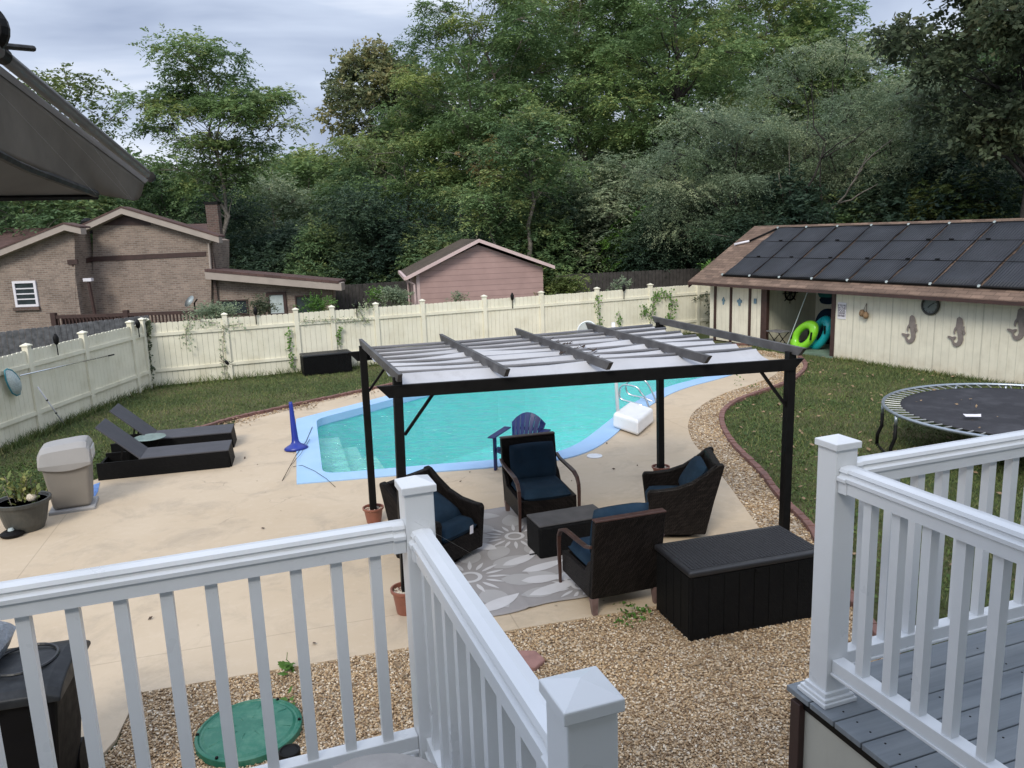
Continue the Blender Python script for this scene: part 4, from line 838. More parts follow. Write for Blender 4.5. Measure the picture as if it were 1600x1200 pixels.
# ================================================================== SEATING GROUP
def chair_a(loc, rz, label, group, pillow_up=0.0, z=.033):
    t = thing('wicker_armchair', label, 'armchair', (loc[0], loc[1], z), rz, group); W = .72; h2 = W/2
    bk = MB().hexa([(-h2, .30, .16), (h2, .30, .16), (h2, .38, .16), (-h2, .38, .16), (-h2, .42, .98), (h2, .42, .98), (h2, .50, .98), (-h2, .50, .98)]); bk.build('backrest', M['brown_wicker'], t, bevel=.015)
    MB().hexa([(-h2, .415, .981), (h2, .415, .981), (h2, .505, .981), (-h2, .505, .981), (-h2, .418, .998), (h2, .418, .998), (h2, .502, .998), (-h2, .502, .998)]).build('top_trim', M['wood'], t, bevel=.004)
    for s_ in (-1, 1):
        x0 = s_*h2; x1 = s_*(h2-.05); MB().sideprism([(-.36, .16), (.36, .16), (.42, .60), (.30, .52), (.22, .40), (-.36, .38)], min(x0, x1), max(x0, x1)).build('side_panel', M['brown_wicker'], t, bevel=.008)
        xa = s_*(h2+.012); pts = [(.42, .70), (.30, .665), (.12, .655), (-.08, .65), (-.24, .64), (-.34, .60), (-.39, .53), (-.40, .44), (-.395, .3), (-.385, .15), (-.38, .0)]; ws = [.05, .055, .06, .065, .065, .06, .055, .05, .045, .04, .035]
        b = MB(); vs = []
        for (y, zz), w in zip(pts, ws):
            vs += [(xa-w/2*.8, y, zz), (xa+w/2*.8, y, zz)]
        for i, ((y, zz), w) in enumerate(zip(pts, ws)):
            a = pts[max(0, i-1)]; c = pts[min(len(pts)-1, i+1)]; d = Vector((c[0]-a[0], c[1]-a[1])).normalized(); nn = Vector((-d.y, d.x))*-.028
            vs += [(xa-w/2*.8, y+nn.x, zz+nn.y), (xa+w/2*.8, y+nn.x, zz+nn.y)]
        K = len(pts)*2; fs = []
        for i in range(len(pts)-1):
            o_ = i*2; fs += [(o_, o_+1, o_+3, o_+2), (K+o_, K+o_+2, K+o_+3, K+o_+1), (o_, o_+2, K+o_+2, K+o_), (o_+1, K+o_+1, K+o_+3, o_+3)]
        fs += [(0, K, K+1, 1), (K-2, K-1, 2*K-1, 2*K-2)]; b.add(vs, fs).build('arm', M['wood'], t, bevel=.006)
        MB().hexa([(x0-s_*.06, .34, .0), (x0-s_*.015, .34, .0), (x0-s_*.015, .385, .0), (x0-s_*.06, .385, .0), (x0-s_*.07, .31, .17), (x0, .31, .17), (x0, .385, .17), (x0-s_*.07, .385, .17)]).build('leg', M['woodfoot'], t)
    MB().box(-h2+.05, h2-.05, -.36, -.31, .17, .38).build('front_apron', M['brown_wicker'], t, bevel=.006)
    MB().box(-h2+.05, h2-.05, -.31, .33, .26, .30).build('seat_base', M['brown_wicker'], t)
    MB().pillow((0, -.03, .41), W-.11, .72, .20, p=8).build('seat_cushion', M['navy'], t, smooth=True)
    MB().pillow((.0, .24, .69+pillow_up), .60, .50, .20, Matrix.Rotation(R(77), 3, 'X'), p=5).build('back_cushion', M['navy'], t, smooth=True)
    return t
def chair_b(loc, rz, label, group, slump=False, z=.033):
    t = thing('wicker_tub_chair', label, 'armchair', (loc[0], loc[1], z), rz, group); W = .84; h2 = W/2
    prof = [(-.36, .07), (-.42, .60), (-.39, .645), (-.28, .645), (-.08, .67), (.12, .74), (.30, .86), (.42, .96), (.50, .98), (.52, .95), (.40, .50), (.30, .07)]
    for s_ in (-1, 1):
        x0 = s_*h2; x1 = s_*(h2-.085); MB().sideprism(prof, min(x0, x1), max(x0, x1)).build('side_panel', M['brown_wicker'], t, bevel=.018)
    MB().hexa([(-h2+.086, .23, .08), (h2-.086, .23, .08), (h2-.086, .30, .08), (-h2+.086, .30, .08), (-h2+.086, .40, .965), (h2-.086, .40, .965), (h2-.086, .485, .965), (-h2+.086, .485, .965)]).build('backrest', M['brown_wicker'], t, bevel=.012)
    MB().box(-h2+.086, h2-.086, -.375, -.32, .09, .34).build('front_apron', M['brown_wicker'], t, bevel=.006)
    MB().box(-h2+.086, h2-.086, -.34, .25, .22, .27).build('seat_base', M['brown_wicker'], t)
    MB().lathe([(.30, .0), (.31, .04), (.12, .06), (.10, .2)], 24).build('swivel_base', M['black'], t)
    MB().pillow((0, -.07, .40), W-.2, .66, .2, p=8).build('seat_cushion', M['navy'], t, smooth=True)
    if slump: MB().pillow((.0, .08, .60), .60, .56, .17, Matrix.Rotation(R(24), 3, 'X'), p=5).build('back_cushion', M['navy'], t, smooth=True)
    else: MB().pillow((.0, .20, .70), .58, .48, .19, Matrix.Rotation(R(58), 3, 'X'), p=5).build('back_cushion', M['navy'], t, smooth=True)
    return t
g4 = 'wicker chairs with navy cushions under the pergola'
c1 = G(845, 812); ca1 = chair_a((.32, 10.2), R(15), 'high backed wicker armchair facing the deck in front of the blue slatted chair', g4)
ca2 = chair_a((.97, 7.86), R(198), 'wicker armchair with its back to the deck beside the large storage box', g4, .10)
ca1.scale = (1.1, 1.1, 1.05); ca2.scale = (1.08, 1.06, 1.06)
chair_b((2.08, 9.64), R(-95), 'wicker tub chair right of the coffee table facing left', g4)
chair_b((-.97, 8.98), R(52), 'wicker tub chair behind the white deck post with a slumped pillow', g4, True)
# little white tags
t = thing('cloth_tag', 'white care label hanging from the left tub chair cushion', 'label', (-.97, 8.98, 0), R(52)); MB().hexa([(.13, -.415, .37), (.19, -.415, .37), (.19, -.41, .37), (.13, -.41, .37), (.14, -.418, .47), (.19, -.418, .47), (.19, -.413, .47), (.14, -.413, .47)]).build('tag_cloth', M['signwhite'], t)
# coffee table / ottoman
oc = G(844, 875, .033); t = thing('coffee_table', 'dark block shaped wicker coffee table with grey top on the rug', 'table', oc, R(19))
MB().box(0, .92, 0, .46, .0, .40).build('body', M['black_wicker'], t, bevel=.03); MB().box(.005, .915, .005, .455, .395, .42).build('table_top', simple('grey_wood_top', (.055, .053, .055), .25, 8, .6, .2), t, bevel=.012)
# rug
rc = G(827, 951, .036); rt = thing('outdoor_rug', 'light grey rug with white flower pattern under the wicker chairs', 'rug', (rc.x, rc.y, .034), R(20))
RW0, RW1, RL = -.95, 1.0, 3.0
def rz_(x, y): return .006+.008*max(0, math.sin(x*2.1+y*1.2+1))+.012*math.exp(-((x+.0)/.03)**2)*max(0, 1-y)
b = MB(); NX, NY = 60, 70
for i in range(NX+1):
    for j in range(NY+1):
        x = RW0+(RW1-RW0)*i/NX; y = RL*j/NY+(.02*math.sin(x*7) if j == 0 else 0); b.v.append((x, y, rz_(x, y)))
b.f = [(i*(NY+1)+j, (i+1)*(NY+1)+j, (i+1)*(NY+1)+j+1, i*(NY+1)+j+1) for i in range(NX) for j in range(NY)]
b.build('rug_cloth', simple('rug_grey', (.27, .255, .25), .06, 3, .95, .3, 120, .002), rt, smooth=True, solid=-.004)
def petal(b, x, y, a, L, w, z=.0035, n_=7, bend=0.0):
    k = len(b.v); pts = []
    for i in range(n_+1):
        u = i/n_; ww = w/2*math.sin(PI*min(1, u**.8))**.8 if 0 < u < 1 else .002
        aa = a+bend*u; cx_ = x+math.cos(aa)*L*u; cy_ = y+math.sin(aa)*L*u; pts.append((cx_-math.sin(aa)*ww, cy_+math.cos(aa)*ww, cx_+math.sin(aa)*ww, cy_-math.cos(aa)*ww))
    for p in pts:
        for q in ((p[0], p[1]), (p[2], p[3])):
            qx = min(max(q[0], RW0+.01), RW1-.01); qy = min(max(q[1], .03), RL-.02); b.v.append((qx, qy, rz_(qx, qy)+z))
    for i in range(n_): b.f.append((k+2*i, k+2*i+1, k+2*i+3, k+2*i+2))
def ringp(b, x, y, r0, r1, z=.0045):
    k = len(b.v)
    for i in range(28):
        a = 2*PI*i/28
        for r_ in (r0, r1):
            qx = min(max(x+r_*math.cos(a), RW0+.01), RW1-.01); qy = min(max(y+r_*math.sin(a), .03), RL-.02); b.v.append((qx, qy, rz_(qx, qy)+z))
    for i in range(28): j = (i+1) % 28; b.f.append((k+2*i, k+2*i+1, k+2*j+1, k+2*j))
bl_, bp = MB(), MB()
for fx, fy, sc_ in ((-.35, .95, 1.1), (-.32, 2.35, .85), (.55, 1.9, 1), (.72, .25, .9), (.0, 3.0, .9)):
    ringp(bp, fx, fy, .085*sc_, .13*sc_)
    for k in range(16): a = k*PI/8+.1; petal(bp, fx+math.cos(a)*.18*sc_, fy+math.sin(a)*.18*sc_, a, .20*sc_*(1+.15*(k % 2)), .045*sc_)
    for k in range(7): a = k*2*PI/7+.35; petal(bl_, fx+math.cos(a)*.33*sc_, fy+math.sin(a)*.33*sc_, a+.1, .46*sc_, .27*sc_, .0025)
for fx, fy, a, L, w in ((.1, 1.1, .2, .55, .17), (.25, .85, .05, .6, .17), (.5, .55, -.1, .5, .2), (.15, .62, -.25, .5, .2), (.1, .25, .1, .7, .2), (-.9, .4, .3, .5, .22), (-.5, .15, .2, .55, .2), (.5, 1.25, .5, .5, .18), (.2, 1.6, 2.2, .5, .2), (-.8, 1.7, .9, .5, .2)):
    petal(bp, fx, fy, a, L, w, .0045, bend=.15)
bl_.build('pale_leaf_pattern', simple('rug_pale', (.35, .34, .335), .05, 4, .95, .3, 120, .002), rt); bp.build('white_flower_pattern', simple('rug_white', (.50, .49, .495), .05, 4, .95, .3, 120, .002), rt)
# storage boxes
def store(nm, lb, c, rz, L, Wd_, h, rib=True):
    t = thing(nm, lb, 'storage box', c, rz, 'black storage boxes'); b = MB().box(.02, L-.02, .02, Wd_-.02, 0, h-.07)
    if rib:
        k = .05
        while k < L-.1: b.box(k, k+.155, .014, .021, .06, h-.09); k += .163
        k = .05
        while k < Wd_-.1: b.box(.014, .021, k, k+.14, .06, h-.09); k += .149
    b.build('box_body', M['black_wicker'], t, bevel=.006)
    lid = MB().box(0, L, 0, Wd_, h-.075, h-.015).build('lid', simple('black_lid', (.016, .016, .018), .15, 6, .42, .1), t, bevel=.02, seg=3)
    b = MB(); k = .05
    while k < L-.05: b.box(k, k+.031, .06, Wd_-.06, h-.02, h-.009); k += .036
    b.build('lid_slats', simple('black_lid_rib', (.020, .020, .023), .3, 40, .5, .8, 60, .008, spec=.35), lid, bevel=.004)
    MB().box(L/2-.03, L/2+.03, -.006, .004, h-.12, h-.085).build('latch', M['black'], t); return t
bc = G(1077, 1005, .02); store('storage_box', 'large black ribbed storage box standing on the gravel at the patio corner', (bc.x, bc.y, .012), R(16), 1.47, .74, .73)
fp = PLV(474, 575, FA-fn*.78, fd); bc = Vector((fp.x, fp.y, 0)); store('storage_box', 'black ribbed storage box in the grass against the back fence', (bc.x, bc.y, 0), R(22.7), 1.42, .62, .62)
# ================================================================== LOUNGERS, BINS, SMALL THINGS
def lounger(o_, rz, lb):
    t = thing('sun_lounger', lb, 'sun lounger', (o_.x, o_.y, .005), rz, 'charcoal loungers by the lawn'); L, W, h = 2.1, .70, .34
    MB().box(0, L, 0, .035, .02, h-.02).build('side_panel', M['black_wicker'], t, bevel=.004); MB().box(0, L, W-.035, W, .02, h-.02).build('side_panel', M['black_wicker'], t, bevel=.004)
    MB().hexa([(L-.035, .036, .02), (L+.03, .036, .02), (L+.03, W-.036, .02), (L-.035, W-.036, .02), (L-.035, .036, h-.021), (L-.0, .036, h-.021), (L, W-.036, h-.021), (L-.035, W-.036, h-.021)]).build('end_panel', M['black_wicker'], t)
    MB().box(0, .035, .036, W-.036, .02, h-.08).build('end_panel', M['black_wicker'], t)
    MB().box(.66, L+.004, -.006, W+.006, h-.02, h+.008).build('bed', M['sling'], t, bevel=.01)
    MB().box(.036, .66, .3, .34, .1, .14).build('cross_bar', M['black'], t); MB().box(.036, .66, .036, W-.036, .03, .05).build('bottom_panel', M['black'], t)
    a = R(44); n_ = Vector((math.sin(a), 0, math.cos(a))); p0 = Vector((.68, 0, h)); p1 = p0+Vector((-math.cos(a), 0, math.sin(a)))*.86; w_ = MB()
    w_.hexa([p0+Vector((0, .0, 0))-n_*.012, p0+Vector((0, W, 0))-n_*.012, p1+Vector((0, W, 0))-n_*.012, p1-n_*.012, p0+n_*.012, p0+Vector((0, W, 0))+n_*.012, p1+Vector((0, W, 0))+n_*.012, p1+n_*.012]); w_.build('backrest', M['sling'], t, bevel=.006)
    for y in (.12, W-.12): MB().bar((.32, y, .12), tuple(p0.lerp(p1, .42)+Vector((0, y, -.02))), .025, .025).build('support_arm', M['black'], t)
    return t
l1 = G(154, 754); lounger(l1, R(14.3), 'charcoal wicker sun lounger nearest the deck with raised backrest')
b_ = G(362, 672, .33)-G(358, 699, .33); lounger(l1+Vector((b_.x, b_.y, 0)), R(14.3), 'charcoal wicker sun lounger behind the glass table with raised backrest')
tc_ = G(234, 684, .42); t = thing('side_table', 'small round frosted glass table between the two loungers', 'table', (tc_.x, tc_.y, 0))
MB().lathe([(0, .42), (.27, .42), (.28, .43), (.27, .44), (0, .44)], 32).build('glass_top', M['verdigris'], t)
for k in range(3): a = k*2.1; MB().tube([(.2*math.cos(a), .2*math.sin(a), .42), (.1*math.cos(a), .1*math.sin(a), .25), (.23*math.cos(a), .23*math.sin(a), 0)], .01, 6).build('leg', M['black'], t)
# taupe litter bin
bc = G(80, 806, .02); t = thing('litter_bin', 'tall taupe plastic litter bin with domed grey lid', 'bin', (bc.x, bc.y, .01), R(22))
W, D_, H_ = .56, .50, .74
MB().box(-.03, W+.03, -.03, D_+.03, 0, .07).build('base_flange', M['tan_lid'], t, bevel=.02)
MB().hexa([(.03, .03, .07), (W-.03, .03, .07), (W-.03, D_-.03, .07), (.03, D_-.03, .07), (-.04, -.02, H_), (W+.03, -.02, H_), (W+.03, D_+.02, H_), (-.04, D_+.02, H_)]).build('bin_body', M['tan_plastic'], t, bevel=.05, seg=4)
b = MB(); NS = 16; secs = []
for i in range(NS+1):
    u = i/NS; x = -.07+(W+.13)*u; hh = .30*(max(0, 1-abs(2*u-1)**5))**.4*.35+.18+.06*u
    secs.append([(x, -.06, H_-.02-.06*math.sin(PI*u)), (x, -.07, H_+.03), (x, -.03, H_+hh*.75), (x, .05, H_+hh), (x, D_-.05, H_+hh), (x, D_+.03, H_+hh*.75), (x, D_+.07, H_+.03), (x, D_+.06, H_-.02)])
for s_ in secs: b.v += s_
for i in range(NS):
    for j in range(8): k = (j+1) % 8; b.f.append((i*8+j, (i+1)*8+j, (i+1)*8+k, i*8+k))
b.f += [tuple(range(8)), tuple(NS*8+i for i in range(8))[::-1]]
lid = b.build('domed_lid', M['tan_lid'], t, smooth=False, bevel=.015, seg=3); MB().box(W+.058, W+.075, .06, D_-.06, H_+.05, H_+.2).build('swing_flap', simple('flap', (.5, .49, .47), .05, 4, .5, 0), lid, bevel=.01)
# dark planter
pc = G(42, 826, .03); t = thing('planter', 'large dark green planter with sparse weeds at the left patio edge', 'planter', (pc.x, pc.y, .03))
MB().lathe([(.22, 0), (.26, .1), (.32, .36), (.325, .38), (.355, .385), (.36, .44), (.33, .44), (.31, .40), (0, .39)], 36).build('pot', M['darkpot'], t, smooth=False, bevel=.005)
MB().lathe([(0, .40), (.31, .40)], 24).build('potting_soil', M['soil'], t)
b = MB(); lf_ = []
for _ in range(16):
    a = random.uniform(0, 6.28); r0 = random.uniform(0, .22); x, y = r0*math.cos(a), r0*math.sin(a); h_ = random.uniform(.12, .42); dx, dy = random.uniform(-.12, .12), random.uniform(-.12, .12)
    b.tube([(x, y, .4), (x+dx*.5, y+dy*.5, .4+h_*.6), (x+dx, y+dy, .4+h_)], .006, 4)
    for q in range(18): u = random.random(); lf_.append((x+dx*u+random.uniform(-.05, .05), y+dy*u+random.uniform(-.05, .05), .4+h_*u+random.uniform(-.02, .05)))
b.build('stems', M['bark'], t); lo = litter(np.array(lf_), .06, 0, 'foliage', M['leaf_yellow'], None, None, .8)
for k_ in ('label', 'category', 'kind'):
    if k_ in lo: del lo[k_]
lo.parent = t
MB().lathe([(0, 0), (.05, .01), (.07, .05), (.05, .1), (0, .11)], 14, (.17, -.05, .42)).build('stone_ball', M['pebblefill'], t, smooth=True)
sc_ = G(34, 832, .03); t = thing('solar_light', 'small black disc light lying at the foot of the dark planter', 'lamp', (sc_.x-.05, sc_.y-.12, .03)); MB().lathe([(.12, 0), (.15, .02), (.15, .05), (.1, .08), (0, .09)], 20).build('housing', M['black'], t, smooth=False, bevel=.005); MB().lathe([(0, .0), (.04, .0), (.03, .03), (0, .035)], 12, (0, -.02, .088)).build('lens', M['glass_pale'], t)
# blue stand, steps block, ladder, skimmer
c = G(463, 702, .03); t = thing('parasol_stand', 'royal blue cone shaped stand with tapering pole beside the pool corner', 'parasol stand', (c.x, c.y, .03)); Mx = Matrix.Rotation(R(-3), 4, 'Y')@Matrix.Rotation(R(-4), 4, 'X')
MB().lathe([(.215, 0), (.22, .035), (.17, .07), (.10, .105), (.068, .15), (.06, .22), (.035, .86), (.03, .9), (0, .9)], 28).xf(Mx).build('stand', M['blueplastic'], t, smooth=True)
c0_ = G(997, 682, .05); t = thing('pole_base', 'white plastic block with upright white pole straddling the pool edge', 'pole base', (c0_.x, c0_.y, .045), 0)
cc = [G(997, 682, .05), G(1022, 660, .05), G(984, 648, .05), G(957, 668, .05)]; hh = .30
MB().hexa([(p.x, p.y, .05) for p in cc]+[(p.x*.97+sum(q.x for q in cc)/4*.03, p.y*.97+sum(q.y for q in cc)/4*.03, .05+hh) for p in cc]).build('block', M['whiteplastic'], t, world=True, bevel=.06, seg=4)
pb = G(965, 643, .34); pp = DD(962, 588, math.hypot(pb.x, pb.y)); MB().tube([pb, (pp.x+(pp.x-pb.x)*1.2, pb.y, 2.1)], .035, 12).build('pole', M['whiteplastic'], t, world=True, smooth=True)
w_ = Vector((-.86, .51, 0)); t = thing('pool_handrail', 'pair of bent steel handrails at the pool edge', 'handrail', G(1015, 640, .05))
nearl = [(1015, 640), (1009, 624), (1001, 613), (996, 606), (988, 603), (976, 601.5), (970, 605), (968, 612), (969, 622), (980, 627), (996, 631), (1003, 634), (1008, 641)]
farl = [(1025.5, 628), (1019, 613), (1012, 600), (1007, 595), (1000, 593.5), (988, 594), (980, 599), (978, 607), (981, 614), (988, 618), (1003, 621), (1012, 624), (1020, 631)]
for pth in (nearl, farl):
    q = G(pth[0][0], pth[0][1], .05); pts = [PLV(x, y, (q.x, q.y), w_) for x, y in pth]; pts[-1].z = .05; pts = [Vector(p) for p in pts]
    pc_ = [(p.x, p.y, p.z) for p in pts]; sm = []
    for i in range(len(pc_)-1):
        a, c_ = Vector(pc_[i]), Vector(pc_[i+1]); a0 = Vector(pc_[max(0, i-1)]); c2 = Vector(pc_[min(len(pc_)-1, i+2)])
        for k in range(4): u = k/4; sm.append(.5*((2*a)+(-a0+c_)*u+(2*a0-5*a+4*c_-c2)*u*u+(-a0+3*a-3*c_+c2)*u**3))
    sm.append(Vector(pc_[-1])); MB().tube(sm, .021, 10).build('rail', M['steel'], t, world=True, smooth=True)
c = G(929, 713, .03); t = thing('skimmer_lid', 'round white skimmer lid set in the patio near the pool curve', 'skimmer lid', (c.x, c.y, .031)); MB().lathe([(.135, 0), (.135, .012), (.10, .02), (.09, .014), (0, .014)], 28).build('cover', M['whiteplastic'], t, smooth=False)
# white arch beyond the canopy (slide handrail)
q = G(918, 548, 0); qq = Vector((2.35, 23.6, 0)); t = thing('slide_hoop', 'white arched hoop rising beyond the far edge of the pool', 'hoop', qq); vs = []
dq = (qq.xy).length
for k in range(17):
    a = PI*k/16; x = 919+14*math.cos(a)*(1 if math.cos(a) > 0 else 1.2); y = 519-17*math.sin(a); vs.append(DD(x, y, dq))
MB().tube([(vs[0].x, vs[0].y, .0)]+vs+[(vs[-1].x, vs[-1].y, .0)], .02, 8).build('hoop_tube', M['whiteplastic'], t, world=True, smooth=True)
MB().add([v for v in vs]+[(vs[-1].x, vs[-1].y, .7), (vs[0].x, vs[0].y, .7)], [tuple(range(len(vs)+2))]).build('hoop_panel', simple('grey_net', (.42, .42, .40), .2, 60, .8, .3), t, world=True, solid=.01)
# blue slatted chair
t = thing('slatted_chair', 'navy blue plastic slatted garden chair by the pool behind the wicker armchair', 'garden chair', (.10, 12.60, .035), R(-22))
NSL = 7
for i in range(NSL):
    u = (i-(NSL-1)/2)/((NSL-1)/2); x0 = u*.195; x1 = u*.265; top_ = .83-.15*u*u; w0, w1 = .056, .084
    ta = .83-.62*(x1-w1/2)**2*3.2; tb = .83-.62*(x1+w1/2)**2*3.2
    MB().hexa([(x0-w0/2, .2, .3), (x0+w0/2, .2, .3), (x0+w0/2, .22, .3), (x0-w0/2, .22, .3), (x1-w1/2, .42, ta), (x1+w1/2, .42, tb), (x1+w1/2, .44, tb), (x1-w1/2, .44, ta)]).build('back_slat', M['adblue'], t, bevel=.004)
MB().bar((-.27, .36, .56), (.27, .36, .56), .02, .05).build('back_brace', M['adblue'], t)
for s_ in (-1, 1):
    MB().box(s_*.36-.065, s_*.36+.065, -.38, .36, .55, .575).build('arm', M['adblue'], t, bevel=.012)
    MB().bar((s_*.33, -.30, 0), (s_*.33, -.30, .55), .035, .09).build('front_leg', M['adblue'], t, bevel=.006)
    MB().bar((s_*.27, -.33, .36), (s_*.27, .46, .0), .035, .10).build('rear_leg', M['adblue'], t, bevel=.006)
for k in range(6): MB().box(-.26, .26, -.36+.095*k, -.28+.095*k, .37-.03*k, .395-.03*k).build('seat_slat', M['adblue'], t, bevel=.006)
# trampoline
tc = (8.34, 12.3); t = thing('trampoline', 'round trampoline with black mat and grey steel frame on the right lawn', 'trampoline', (tc[0], tc[1], 0)); TR = 2.14; TZ = .76
MB().tube([(TR*math.cos(2*PI*k/72), TR*math.sin(2*PI*k/72), TZ) for k in range(72)], .028, 10, True).build('frame_ring', M['galv'], t, smooth=True)
b = MB(); 
for i in range(13):
    for k in range(72): r_ = (TR-.27)*i/12; a = 2*PI*k/72; b.v.append((r_*math.cos(a), r_*math.sin(a), TZ-.012-.05*(1-(i/12)**2)))
b.f = [(i*72+k, i*72+(k+1) % 72, (i+1)*72+(k+1) % 72, (i+1)*72+k) for i in range(12) for k in range(72)]; b.build('jump_mat', M['tmat'], t, smooth=True, solid=.006)
b = MB()
M['spring'] = simple('bright_spring', (.30, .31, .31), .1, 20, .4, .1, metal=.3)
for k in range(72): a = 2*PI*k/72; MB().tube([((TR-.27)*math.cos(a), (TR-.27)*math.sin(a), TZ-.01), ((TR-.03)*math.cos(a), (TR-.03)*math.sin(a), TZ)], .011, 6).build('spring', M['spring'], t)
for k in range(4):
    a = R(168)+k*PI/2; 
    for s_ in (-1, 1):
        aa = a+s_*.20; P_ = lambda r_, z_: (r_*math.cos(aa), r_*math.sin(aa), z_)
        MB().tube([P_(TR, TZ-.02), P_(TR, .58)], .026, 8).build('leg_socket', M['galv'], t, smooth=True)
        MB().tube([P_(TR, .58), P_(TR, .36), P_(TR+.06, .2), P_(TR+.06, .03)], .03, 8).build('leg', M['black'], t, smooth=True)
    pa = (( TR+.06)*math.cos(a-.2), (TR+.06)*math.sin(a-.2), .03); pb_ = ((TR+.06)*math.cos(a+.2), (TR+.06)*math.sin(a+.2), .03); MB().tube([pa, pb_], .022, 8).build('foot_bar', M['black'], t, smooth=True)
wc_ = G(1519, 650, .77); t = thing('paper_scrap', 'white scrap lying on the trampoline edge', 'scrap', (wc_.x, wc_.y, TZ-.0)); MB().add([(-.13, -.05, .015), (.1, -.07, .01), (.15, .02, .03), (.02, .07, .015), (-.12, .05, .035)], [(0, 1, 2, 3, 4)]).build('scrap_sheet', M['signwhite'], t, solid=.004)
litter(np.stack([tc[0]+rng.uniform(-1.6, .6, 26), tc[1]+rng.uniform(-1.6, 1.2, 26)], 1), .045, TZ-.035, 'leaf_litter', M['dead'], 'few dry leaves on the trampoline mat')
# pool net hung on the fence and telescopic pole
def LF(x, y, off_=.12): return PLV(x, y, (LA.x+off_, LA.y), ld)
a = LF(31, 587); c = LF(178, 554); t = thing('pool_net', 'teal rimmed leaf net on a silver pole hung along the left fence', 'pool net', (a.x, a.y, 0))
MB().tube([a, a.lerp(c, .95)], .014, 8).build('pole', M['steel'], t, world=True, smooth=True); MB().tube([a.lerp(c, .93), c], .018, 8).build('grip', M['black'], t, world=True)
nn = [LF(x, y, .14) for x, y in ((7, 579), (11, 576.5), (18, 578.5), (25, 585), (30, 592), (32, 606), (31, 616), (26, 618), (19, 614), (13, 603), (9, 593))]
MB().tube(nn, .016, 6, True).build('net_rim', simple('teal_rim', (.03, .2, .25), .1, 5, .4, 0), t, world=True, smooth=True); cn = sum(nn, Vector())/len(nn); b = MB(); b.v = [tuple(p) for p in nn]+[tuple(p.lerp(cn, .5)+Vector((.10, 0, -.04))) for p in nn]; K = len(nn); b.f = [(i, (i+1) % K, K+(i+1) % K, K+i) for i in range(K)]+[tuple(range(K, 2*K))]; b.build('net', simple('net_mesh', (.4, .46, .45), .2, 40, .8, .2), t, world=True, smooth=True)
b0 = G(101, 664, .02); a = LF(59, 605); t = thing('telescopic_pole', 'white telescopic pole leaning on the left fence', 'pole', (b0.x, b0.y, 0)); MB().tube([b0, a], .014, 8).build('shaft', M['signwhite'], t, world=True, smooth=True)
b = MB()
for u in (.33, .67): b.tube([b0.lerp(a, u-.012), b0.lerp(a, u+.012)], .022, 8)
b.build('clamps', M['black'], t, world=True)
# wheelie bin at lower left, pipe, green lid, stone
bn = Vector((-3.78, 4.50, 0)); t = thing('wheelie_bin', 'black wheeled rubbish bin with ridged lid below the deck rail', 'bin', (bn.x, bn.y, .03), R(14))
MB().hexa([(-.02, .06, .05), (.62, .06, .05), (.62, .60, .05), (-.02, .60, .05), (-.1, -.02, .98), (.74, -.02, .98), (.74, .66, .98), (-.1, .66, .98)]).build('bin_body', simple('bin_black', (.005, .005, .006), .2, 6, .6, .1, spec=.12), t, bevel=.03)
b = MB(); secs = []
for i in range(15):
    u = i/14; y = -.06+.76*u; zt = 1.03+.09*math.sin(PI*min(1, u*1.05))**.6
    secs.append([(-.14, y, .97), (-.14, y, zt-.03), (-.06, y, zt), (.70, y, zt), (.78, y, zt-.03), (.78, y, .97)])
for s_ in secs: b.v += s_
for i in range(14):
    for j in range(6): k = (j+1) % 6; b.f.append((i*6+j, (i+1)*6+j, (i+1)*6+k, i*6+k))
b.f += [tuple(range(6)), tuple(14*6+i for i in range(6))[::-1]]; lid = b.build('lid', simple('bin_lid', (.016, .018, .021), .3, 6, .5, .15, spec=.25, dirt=(.06, .065, .07), dsc=5, dk=.4), t, bevel=.01)
MB().tube([(-.08, .69, 1.0), (.72, .69, 1.0)], .02, 8).build('handle', M['black'], t); rb_ = MB()
rb_.tube([(.48+.2*math.cos(a), .3+.2*math.sin(a), 1.125) for a in [k*PI/16 for k in range(32)]], .011, 6, True); rb_.tube([(.2, .0, 1.10), (.2, .3, 1.125), (.2, .62, 1.10)], .012, 6); rb_.build('lid_rib', simple('bin_rib', (.012, .013, .015), .2, 6, .4, 0), lid)
MB().box(-.08, .40, -.064, -.058, .955, .985).build('white_strip', M['signwhite'], lid); MB().box(-.02, .2, -.034, -.024, .90, .915).build('red_mark', simple('red_mark', (.35, .02, .02), .1, 4, .5, 0), t)
for s_ in (0, 1): MB().lathe([(0, -.03), (.13, -.03), (.13, .03), (0, .03)], 20).xf(Matrix.Translation((-.02+.64*s_, .62, .13))@Matrix.Rotation(PI/2, 4, 'Y')).build('wheel', M['black'], t)
t = thing('rubbish_bag', 'pale grey plastic sack resting on the wheeled bin lid', 'bag', (bn.x+.05, bn.y+.12, 1.13), R(14)); MB().pillow((.02, .28, .12), .52, .5, .28, p=2.5, n=16).build('sack', simple('grey_sack', (.26, .28, .31), .12, 6, .45, .9, 9, .05), t, smooth=True)
lc = Vector((-2.2, 5.64, 0)); t = thing('tank_lid', 'round green plastic tank lid set in the gravel', 'tank lid', (lc.x, lc.y, .02)); b = MB().lathe([(.41, 0), (.41, .055), (.385, .065), (.375, .05), (.36, .05), (.34, .062), (.2, .075), (0, .08)], 48); b.build('lid_disc', M['greenlid'], t, smooth=False, bevel=.004)
b = MB()
for k in range(8): a = k*PI/4; b.tube([(.1*math.cos(a), .1*math.sin(a), .074), (.33*math.cos(a), .33*math.sin(a), .060)], .007, 6)
b.build('lid_ribs', M['greenlid'], t, smooth=True)
b = MB()
for k in range(6): a = k*PI/3+.2; b.lathe([(0, 0), (.014, 0), (.012, .012), (0, .014)], 8, (.39*math.cos(a), .39*math.sin(a), .062))
